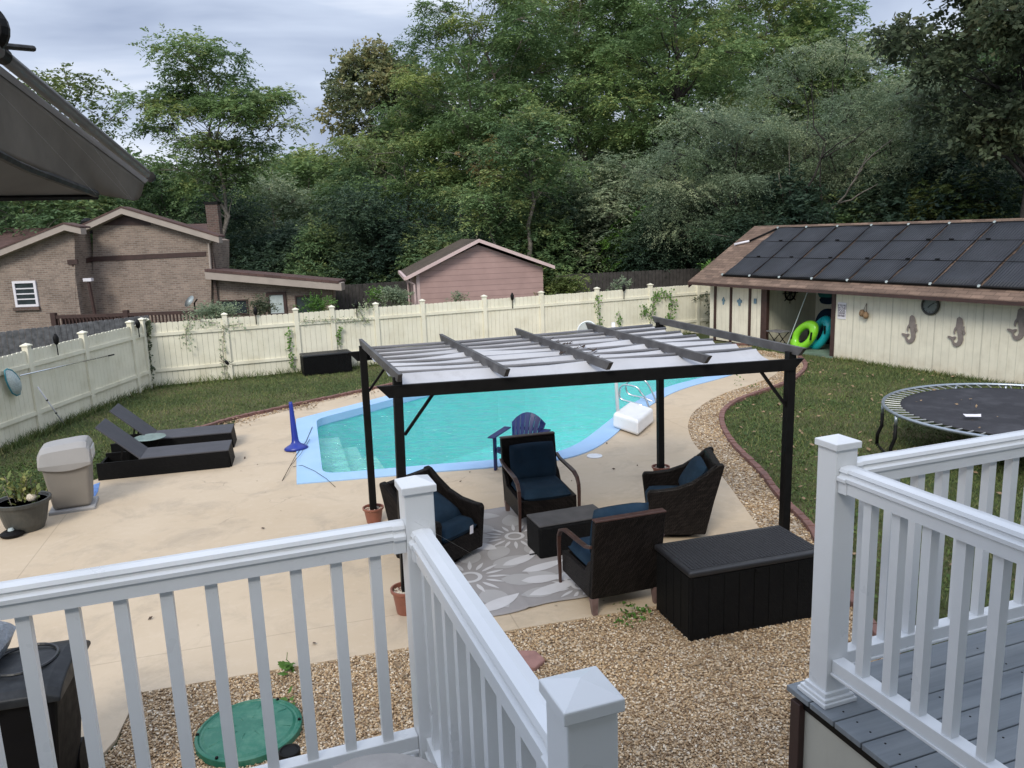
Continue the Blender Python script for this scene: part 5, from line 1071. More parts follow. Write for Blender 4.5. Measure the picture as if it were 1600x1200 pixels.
b.build('screws', M['black'], t)
pc2 = G(452, 1172, .42); t = thing('vent_pipe', 'short black capped pipe in the gravel beside the green lid', 'pipe', (pc2.x, pc2.y, .0)); MB().lathe([(.06, 0), (.06, .36), (.074, .36), (.074, .42), (.062, .425), (.055, .415), (0, .415)], 28).build('pipe', M['black'], t, smooth=False, bevel=.003)
c = G(818, 1034, .03); t = thing('stepping_stone', 'pinkish flat stone half hidden behind the near deck post', 'stone', (c.x, c.y, .02)); MB().prism([(-.17, -.1), (.1, -.16), (.2, -.02), (.12, .13), (-.08, .15), (-.19, .05)], 0, .045).build('slab', M['pinkstone'], t, bevel=.012)
# fishing-line like cable across the coping corner
t = thing('cable', 'thin black cable arching over the pool corner coping', 'cable', G(441, 751, .03)); 
MB().tube([G(441, 751, .035), G(449, 736, .06), G(462, 712, .06), G(478, 690, .06), G(488, 667, .06)], .005, 5).build('cable_strand', M['black'], t, world=True); MB().tube([G(441, 751, .035), G(452, 730, .1), G(470, 709, .08), G(484, 686, .06)], .004, 5).build('cable_strand', M['black'], t, world=True)
MB().tube([G(458, 729, .035), G(472, 727, .06), G(492, 736, .06), G(510, 748, .06), G(524, 761, .035)], .004, 5).build('cable_strand', M['black'], t, world=True)
# ================================================================== DECKS AND RAILINGS
BY = Vector((-.335, .942, 0)).normalized(); BX = Vector((BY.y, -BY.x, 0)); DRZ = math.atan2(BX.y, BX.x)
Rp = G(1310, 680, 3.05); Lp = G(648, 745, 3.05); Np = G(898, 1065, 3.05); DZ = 1.9
Np = Vector((Lp.x, Lp.y, 3.05))-BY*((Lp-Np).length)
def vpost(t, x, y, z0, z1, s=.106, skirt=True):
    p = MB().box(x-s/2, x+s/2, y-s/2, y+s/2, z0, z1-.04).build('post', M['vinyl'], t, bevel=.004); q = s/2+.01
    MB().add([(x-q, y-q, z1-.045), (x+q, y-q, z1-.045), (x+q, y+q, z1-.045), (x-q, y+q, z1-.045), (x-q, y-q, z1-.018), (x+q, y-q, z1-.018), (x+q, y+q, z1-.018), (x-q, y+q, z1-.018), (x, y, z1+.006)],
             [(0, 3, 2, 1), (0, 1, 5, 4), (1, 2, 6, 5), (2, 3, 7, 6), (3, 0, 4, 7), (4, 5, 8), (5, 6, 8), (6, 7, 8), (7, 4, 8)]).build('post_cap', M['vinyl'], p, bevel=.003)
    if skirt:
        b = MB()
        for e, a, c in ((.032, 0, .02), (.024, .0201, .035), (.012, .0351, .055)): k = s/2+e; b.box(x-k, x+k, y-k, y+k, z0+a, z0+c)
        b.build('post_skirt', M['vinyl'], p, bevel=.004)
def railing(t, axis, fix, a, b_, zt, zb_, start, step=.137, first=None):
    """rail between a and b_ along a local axis ('x' or 'y'); fix is the other coordinate"""
    prof = [(-.036, 0), (-.036, .045), (-.044, .05), (-.044, .064), (-.032, .072), (-.030, .08), (-.036, .086), (-.03, .099), (.0, .104), (.03, .099), (.036, .086), (.03, .08), (.032, .072), (.044, .064), (.044, .05), (.036, .045), (.036, 0)]
    z0 = zt-.104; b = MB()
    if axis == 'x': b.sideprism([(fix+p, z0+q) for p, q in prof], a, b_)
    else: b.frontprism([(fix+p, z0+q) for p, q in prof], a, b_)
    b.build('top_rail', M['vinyl'], t)
    for e in (a, b_):
        s0_, s1_ = (e, e+.045) if e == a else (e-.045, e); b = MB(); pf = [(p*1.14, q*1.03-.004) for p, q in prof]
        if axis == 'x': b.sideprism([(fix+p, z0+q) for p, q in pf], s0_, s1_)
        else: b.frontprism([(fix+p, z0+q) for p, q in pf], s0_, s1_)
        b.build('rail_bracket', M['vinyl'], t, bevel=.002)
    b = MB(); c = MB()
    if axis == 'x': b.box(a, b_, fix-.03, fix+.03, zb_-.055, zb_); b.box(a, b_, fix-.038, fix+.038, zb_-.068, zb_-.0551)
    else: b.box(fix-.03, fix+.03, a, b_, zb_-.055, zb_); b.box(fix-.038, fix+.038, a, b_, zb_-.068, zb_-.0551)
    b.build('bottom_rail', M['vinyl'], t, bevel=.003)
    for k in range(200):
        s_ = start+step*k
        if (step > 0 and s_ > max(a, b_)-.03) or (step < 0 and s_ < min(a, b_)+.03): break
        q = .0195
        if axis == 'x': MB().box(s_-q, s_+q, fix-q, fix+q, zb_-.001, z0+.002).build('baluster', M['vinyl'], t)
        else: MB().box(fix-q, fix+q, s_-q, s_+q, zb_-.001, z0+.002).build('baluster', M['vinyl'], t)
# left railing: local origin at post L, x = BX, y = BY
tl_ = thing('deck_railing', 'white vinyl railing on the left deck turning a corner toward the camera', 'railing', (Lp.x, Lp.y, 0), DRZ)
LN = (Lp-Np).length
vpost(tl_, 0, 0, DZ, 3.05); vpost(tl_, 0, -LN, DZ, 3.05, .106)
railing(tl_, 'x', 0, -3.2, -.054, 2.895, DZ+.15, -.1635, -.137)
railing(tl_, 'y', 0, -LN+.054, -.054, 2.875, DZ+.15, -.12, -.137)
tr_ = thing('deck_railing', 'white vinyl railing on the right deck with corner post', 'railing', (Rp.x, Rp.y, 0), DRZ)
vpost(tr_, 0, 0, DZ, 3.05)
railing(tr_, 'x', 0, .054, 3.4, 2.94, DZ+.20, .16, .137)
railing(tr_, 'y', 0, -3.2, -.054, 2.94, DZ+.20, -.19, -.137)
# deck floors
def mkdeck():
    n = NT('grey_composite_board'); a = n.noise(3, 5, .6, n.mapv((.35, 6, 1))); col = n.mix(n.rng(a, .3, .7), (.15, .17, .19), (.24, .265, .285)); col = n.mix(n.math('MULTIPLY', n.rng(n.noise(2.2, 4), .5, .7), .3), col, (.11, .12, .13))
    return n.out(col, .6, n.bump(n.noise(30, 4, .6, n.mapv((.2, 5, 1))), .25, .004))
M['deck'] = mkdeck()
td = thing('timber_deck', 'grey composite board deck with pale skirt boards at lower right', 'deck', (Rp.x, Rp.y, 0), DRZ)
fy = .13; k = 0; y = fy
while y > -3.4:
    MB().box(-.105+random.uniform(-.004, .004), 3.6, y-.14, y, DZ-.028, DZ-.001).build('deck_board', M['deck'], td, bevel=.004); 
    y -= .146; k += 1
b = MB(); y = fy
while y > -3.3:
    for x in (.06, .5, .98, 1.46): b.lathe([(0, 0), (.005, 0), (.004, .002), (0, .002)], 6, (x-.08, y-.035, DZ-.0015)); b.lathe([(0, 0), (.005, 0), (.004, .002), (0, .002)], 6, (x-.08, y-.105, DZ-.0015))
    y -= .146
b.build('screws', M['black'], td)
MB().box(-.075, -.05, -3.3, .05, .03, DZ-.03).build('skirt_panel', M['skirt'], td); MB().box(-.05, 3.5, .05, .075, .03, DZ-.03).build('skirt_panel', M['skirt'], td)
MB().box(-.105, -.055, .04, .10, .0, DZ-.05).build('corner_trim', M['brownpaint'], td, bevel=.004)
MB().box(-.085, -.076, -3.3, .05, DZ-.07, DZ-.03).build('rim_strip', M['black'], td)
te = thing('timber_deck', 'grey board deck floor below the round slatted table at lower left', 'deck', (Lp.x, Lp.y, 0), DRZ)
y = .06
while y > -3.2:
    MB().box(-3.4, .10, y-.14, y, DZ-.028, DZ-.001).build('deck_board', M['deck'], te, bevel=.004); y -= .146
MB().box(-3.3, .07, .03, .055, .03, DZ-.03).build('skirt_panel', M['skirt'], te); MB().box(.045, .07, -3.0, .029, .03, DZ-.03).build('skirt_panel', M['skirt'], te)
# landing joining the decks behind the camera's feet
tg = thing('timber_landing', 'grey board landing joining the two decks under the camera', 'deck', (0, 0, 0), DRZ); y = -.1
q_ = MB().box(-.6, 2.4, -1.6, -.1, DZ-.2, DZ-.03); q_.build('landing_platform', M['deck'], tg)
# round slatted table on left deck
c = G(583, 1262, DZ+.45); t = thing('slatted_table', 'round pale slatted wooden table top at the bottom of the left railing', 'table', (c.x, c.y, DZ), DRZ+R(62)); r_ = .225
b = MB(); x = -r_
ws_ = .085
while x < r_-.01:
    x1 = min(x+ws_, r_); pts = []
    f_ = lambda q: math.sqrt(max(.0004, r_*r_-q*q))
    xs = [x+(x1-x)*i/6 for i in range(7)]; b.prism([(q, -f_(q)) for q in xs]+[(q, f_(q)) for q in xs[::-1]], .435, .455); x = x1+.006
b.build('table_top', simple('bleached_teak', (.38, .36, .34), .12, 18, .75, .3), t, bevel=.002)
for k in range(4): a = k*PI/2+.4; MB().bar((.16*math.cos(a), .16*math.sin(a), .436), (.2*math.cos(a), .2*math.sin(a), 0), .03, .03).build('leg', M['greyboard'], t)
# ================================================================== AWNING (top left)
B0 = DD(-150, -42, 3.2); A0 = DD(0, 84, 4.0); A1 = DD(228, 271, 5.8); aw = thing('retractable_awning', 'dark grey fabric awning corner with grey front tube at the top left', 'awning', (A0.x, A0.y, 0))
MB().tube([B0, A0, A1], .030, 14).build('front_tube', M['awningtube'], aw, world=True, smooth=True)
e_ = (A1-A0).normalized(); MB().tube([A0+e_*2.0, A0+e_*2.03], .034, 14).build('tube_clamp', M['black'], aw, world=True); MB().tube([A0-e_*.03, A0+e_*.03], .035, 14).build('tube_clamp', M['black'], aw, world=True)
def lerp2(a, b_, u): return a.lerp(b_, u)
V0, V1 = DD(-150, -25, 3.2), DD(-1, 102, 3.98); V2 = DD(231, 281, 5.78)
W0, W1, W2 = DD(-150, -2, 3.25), DD(0, 116, 4.02), DD(226, 286, 5.75)
MB().add([V0, V1, V2, W2, W1, W0], [(0, 1, 4, 5), (1, 2, 3, 4)]).build('valance', M['awningpale'], aw, world=True, solid=.004)
C1 = DD(208, 313, 5.5); C2 = DD(150, 304, 5.1); C3 = DD(0, 238, 3.9); C4 = DD(-150, 165, 3.1)
grid = MB(); NA = 24; NB_ = 12
def curve_(pts, u):
    L = len(pts)-1; k = min(int(u*L), L-1); return pts[k].lerp(pts[k+1], u*L-k)
topc = [W0, W1, W2]; botc = [C4, C3, C2, C1]
for i in range(NA+1):
    for j in range(NB_+1):
        u, v = i/NA, j/NB_; p = curve_(topc, u).lerp(curve_(botc, u), v); sg = math.sin(PI*v)*.05; p.z -= sg*(.6+.4*math.sin(u*9)); grid.v.append(tuple(p))
grid.f = [(i*(NB_+1)+j, (i+1)*(NB_+1)+j, (i+1)*(NB_+1)+j+1, i*(NB_+1)+j+1) for i in range(NA) for j in range(NB_)]
grid.build('fabric', M['awning'], aw, world=True, smooth=True, solid=.003)
D2 = DD(0, 306, 4.6); D1 = DD(-150, 308, 4.2)
MB().add([C4, C3, C2, D2, D1], [(0, 1, 3, 4), (1, 2, 3)]).build('fabric_fold', simple('awning_fold', (.15, .145, .14), .15, 3, .9, .3, 150, .001, spec=.15), aw, world=True, solid=.003)
MB().tube([D1+Vector((0, 0, -.01)), D2+Vector((0, 0, -.01)), C2+Vector((0, 0, -.012))], .018, 6).build('hem_bar', M['black'], aw, world=True)
MB().tube([DD(-60, 212, 3.6), DD(40, 262, 4.2), DD(150, 303, 5.05)], .02, 6).build('support_strap', M['black'], aw, world=True)
MB().tube([DD(-60, 66, 3.7), DD(52, 76, 4.2)], .013, 8).build('rod', M['black'], aw, world=True); MB().lathe([(0, -.03), (.09, -.03), (.1, 0), (.09, .03), (0, .03)], 20).xf(Matrix.Translation(DD(-26, 44, 3.95))@Matrix.Rotation(R(90), 4, 'X')).build('crank_hub', M['black'], aw, world=True)
# ================================================================== SPIDER
sp = DD(354, 566, 3.1); t = thing('spider', 'black long legged spider hanging in its web in front of the back fence', 'spider', sp)
b = MB().lathe([(0, -.013), (.005, -.009), (.0065, -.002), (.005, .006), (0, .009)], 10).xf(Matrix.Rotation(R(-35), 4, 'Y')); b.build('body', M['black'], t, smooth=True)
for (dx1, dz1, dx2, dz2) in ((-.012, .008, -.024, .022), (-.014, .010, -.02, .03), (-.012, .004, -.028, .006), (-.01, .0, -.026, -.004), (.006, -.006, .012, -.02), (.004, -.01, .003, -.026), (.01, -.004, .028, .004), (.012, -.008, .034, -.008)):
    MB().tube([(0, 0, 0), (dx1, -.004, dz1), (dx2, 0, dz2)], .0008, 4).build('leg', M['black'], t)
def strand(a, c): 
    return MB().tube([a, c], .0006, 3)
tw = thing('spider_web', 'few thin silk strands stretched under the awning and past the left railing post', 'web', sp); b = MB()
for a, c in ((DD(30, 130, 3.9), DD(200, 308, 5.2)), (DD(0, 145, 3.6), DD(150, 304, 4.9)), (DD(110, 180, 4.3), DD(205, 310, 5.3)), (DD(648, 815, 2.6), DD(742, 868, 3.2))): b.tube([a, c], .00045, 3)
b.build('silk', simple('silk', (.3, .3, .3), 0, 3, .4, 0), tw, world=True)

c = G(146, 765, .032); t = thing('tarp_corner', 'small blue painted patch of sheet between the taupe bin and the lounger', 'sheet', (c.x, c.y, .03)); MB().add([G(134, 779, .034), G(147, 757, .034), G(156, 754, .034), G(153, 768, .034), G(141, 789, .034)], [(0, 1, 2, 3, 4)]).build('blue_sheet', simple('blue_sheet', (.13, .24, .50), .3, 9, .8, .3), t, world=True, solid=.003)
# ================================================================== TREES
def sprays(O, Dr, L, nl, ll, lw, droop, tone, flat=.5, jit=.3):
    """compound sprays: leaflets in pairs along drooping rachises -> quads"""
    S_n = len(O); t = (np.arange(nl)+.5)/nl; side = np.tile([1, -1], nl)[:nl]
    Dr = Dr/np.linalg.norm(Dr, axis=1, keepdims=True)
    sd = np.cross(Dr, [0, 0, 1.0]); sd /= np.linalg.norm(sd, axis=1, keepdims=True)+1e-6
    P = O[:, None, :]+Dr[:, None, :]*(L[:, None, None]*t[None, :, None]); P[:, :, 2] -= droop[:, None]*L[:, None]*t[None]**2
    dl = sd[:, None, :]*side[None, :, None]+Dr[:, None, :]*.55+rng.normal(0, jit, (S_n, nl, 3)); dl[:, :, 2] -= .25
    dl /= np.linalg.norm(dl, axis=2, keepdims=True)
    w = np.cross(dl, np.array([0, 0, 1.0])+rng.normal(0, flat, (S_n, nl, 3))); w /= np.linalg.norm(w, axis=2, keepdims=True)+1e-6
    l_ = ll*rng.uniform(.55, 1.4, (S_n, nl, 1)); ww = lw*rng.uniform(.7, 1.2, (S_n, nl, 1))/2
    V = np.stack([P, P+dl*l_*.5+w*ww, P+dl*l_, P+dl*l_*.5-w*ww], 2).reshape(-1, 3)
    tn = np.repeat(np.clip(tone[:, None]+rng.normal(0, .08, (S_n, nl)), 0, 1).ravel(), 1)
    return V, tn
def limb_pts(a, c, bend, n_=6, wob=.06):
    a = Vector(a); c = Vector(c); L = (c-a).length; pts = []
    for i in range(n_+1):
        u = i/n_; p = a.lerp(c, u); p.z += bend*L*4*u*(1-u)*.25; 
        if 0 < i < n_: p += Vector([random.gauss(0, wob*L*.3) for _ in range(3)])
        pts.append(p)
    return pts
def make_tree(name, label, cat, loc, H, Rx, Ry, c0, leafmat, barkmat, npuff, puff, nspray, L=.7, nl=12, ll=.17, lw=.07, droop=.35, trunk_r=.18, lean=(0, 0), forks=1, gap=0.0, shape='round', flat=.5, seed=0, limbs=14, group=None, jit=.3, tonec=.45, zflat=.62, holes=None):
    random.seed(seed); global rng; rng = np.random.default_rng(seed+100)
    t = thing(name, label, cat, loc, 0, group); b = MB(); base = Vector((0, 0, -.1)); tops = []
    for f in range(forks):
        a = random.uniform(0, 6.28); sp_ = .0 if forks == 1 else .22*Rx; top = Vector((lean[0]+sp_*math.cos(a), lean[1]+sp_*math.sin(a), H*.86))
        pts = limb_pts(base, top, 0, 9, .035 if forks == 1 else .06); rr = [max(.02, trunk_r*(1 if forks == 1 else .75)*(1-.86*i/9)) for i in range(10)]; b.tube(pts, rr, 8); tops.append((pts, rr))
    # crown puffs
    puffs = []; zc = (c0+H)/2; hz = (H-c0)/2; tries = 0
    while len(puffs) < npuff and tries < npuff*30:
        tries += 1
        th = random.uniform(0, 6.28); zz = random.uniform(-1, 1)
        if shape == 'round': rad = math.sqrt(max(0, 1-zz*zz))
        elif shape == 'vase': rad = .35+.65*((zz+1)/2)**.7 if zz < .55 else math.sqrt(max(0, 1-((zz-.55)/.45)**2))
        elif shape == 'spread': rad = math.sqrt(max(0, 1-max(0, zz)**2)) if zz > 0 else 1-.35*abs(zz)
        else: rad = 1-.5*(zz+1)/2
        rho = rad*(random.random()**.5)
        if rho < rad*.35 and random.random() < .6: continue
        p = Vector((lean[0]*.8+Rx*rho*math.cos(th), lean[1]*.8+Ry*rho*math.sin(th), zc+hz*zz*.95))
        if any((p-q).length < puff*.62 for q, _ in puffs): continue
        puffs.append((p, puff*random.uniform(.65, 1.25)))
    for p, r_ in puffs:
        pts, rr = random.choice(tops); zi = max(.12*H, min(p.z-.25*(p.xy-Vector(lean)).length-.4, H*.82)); i = min(8, max(1, int(9*zi/(H*.86)))); a = pts[i]
        lp = limb_pts(a, p, random.uniform(-.2, .5), 5, .08); r0 = min(rr[i]*.5, .10)*random.uniform(.5, 1); b.tube(lp, [max(.012, r0*(1-.8*k/5)) for k in range(6)], 5, cap=False)
        for _ in range(3):
            q = p+Vector((random.gauss(0, .5), random.gauss(0, .5), random.gauss(0, .3)))*r_; b.tube([lp[4], p.lerp(q, .5), q], [.02, .014, .006], 4, cap=False)
    b.build('trunk', barkmat, t, smooth=True)
    PC = np.array([tuple(p) for p, _ in puffs]); PR = np.array([r_ for _, r_ in puffs]); k = rng.integers(0, len(PC), nspray)
    dirv = rng.normal(0, 1, (nspray, 3)); dirv[:, 2] = dirv[:, 2]*zflat+.12; dirv /= np.linalg.norm(dirv, axis=1, keepdims=True)
    O = PC[k]+dirv*(PR[k]*rng.uniform(.2, .95, nspray)**.8)[:, None]*np.array([1, 1, zflat])
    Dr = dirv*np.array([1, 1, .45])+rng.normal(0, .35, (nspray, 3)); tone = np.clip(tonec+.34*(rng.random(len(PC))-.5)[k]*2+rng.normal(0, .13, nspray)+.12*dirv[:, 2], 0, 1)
    V, tn = sprays(O, Dr, L*rng.uniform(.6, 1.2, nspray), nl, ll, lw, droop*rng.uniform(.4, 1.4, nspray), tone, flat, jit)
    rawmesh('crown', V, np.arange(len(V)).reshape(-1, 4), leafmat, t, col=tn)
    return t
def at(px, dist, z=0.0):
    d = ray(px, 380); k = dist/math.hypot(d.x, d.y); return (d.x*k, d.y*k, z)
def zpx(px, py, dist): return DD(px, py, dist).z
def mpp(dist): return dist/F_
LO, L2, OL, DK = M['leaf_locust'], M['leaf_locust2'], M['leaf_olive'], M['leaf_dark']
def tree(px, dist, top, bot, hw, mat, label, name='tree', depth=None, **k):
    H = zpx(px, top, dist); c0 = zpx(px, bot, dist); Rx = hw*mpp(dist)
    k.setdefault('npuff', 26); k.setdefault('puff', max(1.0, Rx*.30)); k.setdefault('nspray', 2600)
    return make_tree(name, label, 'tree', at(px, dist), H, Rx, depth or Rx*.8, c0, mat, k.pop('bark', M['bark']), k.pop('npuff'), k.pop('puff'), k.pop('nspray'), **k)
# free standing tree left of centre, with sky through it
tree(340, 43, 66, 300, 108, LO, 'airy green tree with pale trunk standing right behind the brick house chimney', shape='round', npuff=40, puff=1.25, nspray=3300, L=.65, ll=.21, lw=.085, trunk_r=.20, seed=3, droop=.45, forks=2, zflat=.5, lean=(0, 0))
tree(118, 50, 112, 330, 85, M['leaf_yellow'], 'thin yellowish tree rising behind the awning', shape='round', npuff=26, puff=1.6, nspray=1100, L=.6, ll=.2, lw=.12, seed=4, tonec=.2, forks=2)
tree(40, 47, 268, 400, 120, L2, 'dark green tree under the awning behind the maroon roof', npuff=26, nspray=2200, puff=1.7, seed=5, ll=.22, lw=.10)
tree(265, 52, 255, 400, 90, L2, 'low green tree behind the peak of the brick house', npuff=24, nspray=2000, puff=1.6, seed=6, ll=.24, lw=.1)
tree(490, 62, 232, 400, 95, LO, 'distant rounded green tree in the dip right of the airy tree', npuff=26, nspray=2600, puff=1.8, seed=7, ll=.28, lw=.12)
tree(430, 52, 285, 440, 80, OL, 'grey green low tree behind the brick house wing', npuff=20, nspray=2200, puff=1.5, seed=8, ll=.2, lw=.08)
tree(556, 50, 265, 440, 75, L2, 'deep green low tree left of the pink shed', npuff=22, nspray=2200, puff=1.5, seed=9, ll=.22, lw=.09)
tree(602, 58, 78, 260, 72, M['leaf_mag'], 'brown green magnolia like tree against the sky left of the tallest trees', name='magnolia_tree', npuff=30, puff=1.25, nspray=3300, L=.42, nl=9, ll=.26, lw=.15, droop=.1, flat=.9, seed=10, trunk_r=.25, zflat=.95, jit=.6, tonec=.5)
tree(640, 47, 160, 400, 118, LO, 'feathery green tree with drooping layers behind the pink shed left end', name='locust_tree', npuff=34, nspray=3600, puff=1.5, seed=11, ll=.21, lw=.08, zflat=.45, droop=.5)
tree(765, 45, -75, 300, 125, LO, 'tallest feathery green tree with twin trunks behind the pink shed ridge', name='locust_tree', npuff=54, nspray=6200, puff=1.5, seed=12, forks=2, trunk_r=.22, zflat=.42, droop=.5, ll=.2, lw=.075)
tree(915, 48, -90, 320, 125, LO, 'tall feathery tree right of the pink shed reaching the top of the photo', name='locust_tree', npuff=52, nspray=6000, puff=1.6, seed=13, trunk_r=.26, zflat=.45, droop=.5, ll=.21, lw=.08)
tree(1055, 44, -110, 260, 130, LO, 'tall tree with dark trunk left of the sky gap over the grey green trees', name='locust_tree', npuff=46, nspray=5000, puff=1.6, seed=14, bark=M['barkdark'], trunk_r=.34, zflat=.45, droop=.5, ll=.2, lw=.08)
tree(960, 40, 240, 430, 95, OL, 'mid height olive tree above the dark board fence', npuff=28, nspray=3000, puff=1.2, seed=15, ll=.17, lw=.07, forks=3, trunk_r=.1)
tree(840, 41, 290, 440, 80, L2, 'small dark green tree over the right eave of the pink shed', npuff=22, nspray=2400, puff=1.2, seed=16, ll=.18, lw=.075)
tree(720, 42, 290, 425, 75, L2, 'small green tree behind the pink shed ridge', npuff=22, nspray=2300, puff=1.2, seed=17, ll=.18, lw=.07)
tree(1195, 60, -60, 260, 115, M['leaf_locust'], 'bright distant tree top right of the dark trunked tree', npuff=36, nspray=4000, puff=1.9, seed=18, ll=.27, lw=.11, tonec=.6)
tree(1290, 66, 10, 260, 80, M['leaf_locust'], 'pale distant tree left edge of the small sky gap', npuff=26, nspray=2800, puff=1.9, seed=19, ll=.3, lw=.13, tonec=.6)
tree(1385, 70, 62, 260, 75, M['leaf_olive'], 'pointed distant tree top inside the small sky gap', npuff=20, nspray=2200, puff=1.8, seed=20, ll=.3, lw=.12, tonec=.6)
# fine textured grey green trees over the pool house
kw = dict(L=.62, nl=16, ll=.10, lw=.035, droop=.55, zflat=.6, jit=.5, bark=M['barkdark'])
tree(1135, 35, 150, 400, 115, OL, 'fine leaved grey green tree with twisted dark trunk left of the pool house roof', npuff=34, nspray=5200, puff=1.1, seed=21, forks=3, trunk_r=.16, **kw)
tree(1275, 37, 72, 330, 120, OL, 'fine leaved grey green tree with forked trunk above the middle of the pool house', npuff=36, nspray=5600, puff=1.25, seed=22, forks=3, trunk_r=.15, **kw)
tree(1405, 36, 120, 340, 105, OL, 'fine leaved grey green tree right of the forked one above the solar panels', npuff=32, nspray=4800, puff=1.15, seed=23, forks=2, trunk_r=.14, **kw)
tree(1540, 36, 190, 345, 110, OL, 'fine leaved grey green tree above the right end of the pool house roof', npuff=32, nspray=4600, puff=1.15, seed=24, forks=2, trunk_r=.14, **kw)
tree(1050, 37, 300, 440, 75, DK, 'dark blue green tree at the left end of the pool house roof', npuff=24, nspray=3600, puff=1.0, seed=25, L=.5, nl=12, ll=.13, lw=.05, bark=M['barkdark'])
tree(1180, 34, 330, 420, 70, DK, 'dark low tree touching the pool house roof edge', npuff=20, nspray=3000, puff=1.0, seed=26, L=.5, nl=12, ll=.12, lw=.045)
tree(1005, 38, 330, 445, 45, M['leaf_bright'], 'yellow green leafy sapling beside the dark tree left of the pool house', npuff=14, nspray=900, puff=.9, seed=27, ll=.16, lw=.09, L=.4, tonec=.25)
tree(1500, 33, 285, 350, 55, M['leaf_yellow'], 'yellow green sapling peeking over the pool house ridge', npuff=14, nspray=800, puff=.8, seed=28, ll=.15, lw=.08, L=.4, tonec=.25)
tree(1330, 46, 250, 400, 110, L2, 'green tree filling the gap behind the forked grey green tree', npuff=26, nspray=2800, puff=1.6, seed=29, ll=.22, lw=.09)
tree(1600, 30, -140, 225, 170, M['leaf_oak'], 'near dark leaved oak overhanging the top right corner', name='oak_tree', npuff=44, puff=1.0, nspray=5600, L=.42, nl=8, ll=.19, lw=.11, droop=.3, flat=.9, jit=.7, seed=30, trunk_r=.25, zflat=.8, bark=M['barkdark'])
tree(1480, 52, 60, 330, 110, L2, 'tall green tree behind the oak and the fine leaved trees', npuff=30, nspray=3400, puff=1.8, seed=31, ll=.25, lw=.1)
# trees whose bare trunks show in front of the wood
tree(832, 36.5, 175, 300, 70, L2, 'slim tree with pale bare trunk standing just behind the pink shed', npuff=16, puff=1.1, nspray=1300, ll=.17, lw=.07, trunk_r=.17, seed=51)
tree(812, 36.2, 300, 352, 40, L2, 'thin trunked tree leaning left behind the pink shed ridge', npuff=7, puff=.7, nspray=420, ll=.16, lw=.07, trunk_r=.11, lean=(-1.6, 0), seed=52)
def bare(px, dist, top, hw, bark, label, seed, lean=0.0, r0=.14):
    random.seed(seed); c = at(px, dist); H = zpx(px, top, dist); W = hw*mpp(dist); t = thing('bare_tree', label, 'tree', c); b = MB()
    def grow(p, d, L, r, dep):
        pts = [p]; q = p.copy(); dd_ = d.copy()
        for _ in range(6):
            dd_ = (dd_+Vector((random.gauss(0, .22), random.gauss(0, .15), random.gauss(.03, .12)))).normalized(); q = q+dd_*L/6; pts.append(q.copy())
        b.tube(pts, [max(.008, r*(1-.55*i/6)) for i in range(7)], 6, cap=False)
        if dep > 0:
            for _ in range(3 if dep > 1 else 3):
                k = random.randint(3, 6); e = (dd_+Vector((random.gauss(0, .8), random.gauss(0, .4), random.gauss(.0, .45)))).normalized(); grow(pts[k], e, L*random.uniform(.5, .75), r*.5, dep-1)
    for f in range(2): grow(Vector((random.uniform(-.2, .2), 0, 0)), Vector((lean+random.uniform(-.25, .25), 0, 1)).normalized(), H*.60, r0, 2)
    b.build('trunk', bark, t, smooth=True)
bare(1180, 33.6, 175, 60, M['bark'], 'leafless tree with twisted pale branches behind the left end of the pool house roof', 61, .12)
bare(1258, 34.3, 140, 50, M['barkdark'], 'dark crooked leafless tree leaning right behind the pool house ridge', 62, .3, .12)
# russet sprig cluster on a thin tree
tree(735, 38, 190, 300, 38, M['leaf_orange'], 'thin leaning tree with russet leaves in front of the twin trunked tree', npuff=6, nspray=60, puff=.5, seed=32, L=.4, ll=.18, lw=.09, trunk_r=.07, lean=(0.6, 0))
# understory shrubs
def shrub_proto(seed, R_, H_, mat, ns, ll, lw, label, group=None):
    return make_tree('shrub', label, 'shrub', (0, 0, 0), H_, R_, R_, .2, mat, M['barkdark'], 14, R_*.5, ns, L=.45, nl=10, ll=ll, lw=lw, droop=.25, trunk_r=.06, forks=3, seed=seed, tonec=.4, zflat=.8, group=group)
G1 = 'dark shrubs along the wood edge'
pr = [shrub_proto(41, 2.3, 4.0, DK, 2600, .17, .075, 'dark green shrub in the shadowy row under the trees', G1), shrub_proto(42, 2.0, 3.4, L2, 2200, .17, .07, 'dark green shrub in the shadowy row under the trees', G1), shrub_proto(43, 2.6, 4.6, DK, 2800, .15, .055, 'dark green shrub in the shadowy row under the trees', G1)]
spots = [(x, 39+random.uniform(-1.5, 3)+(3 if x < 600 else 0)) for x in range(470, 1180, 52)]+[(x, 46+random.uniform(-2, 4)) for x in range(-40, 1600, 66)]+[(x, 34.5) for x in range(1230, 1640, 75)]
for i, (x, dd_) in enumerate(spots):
    o = pr[i] if i < 3 else copy_tree(pr[i % 3]); p = at(x+random.uniform(-15, 15), dd_); o.location = p; o.rotation_euler.z = random.uniform(0, 6.28); s_ = random.uniform(.85, 1.3); o.scale = (s_, s_, s_*random.uniform(.9, 1.2))
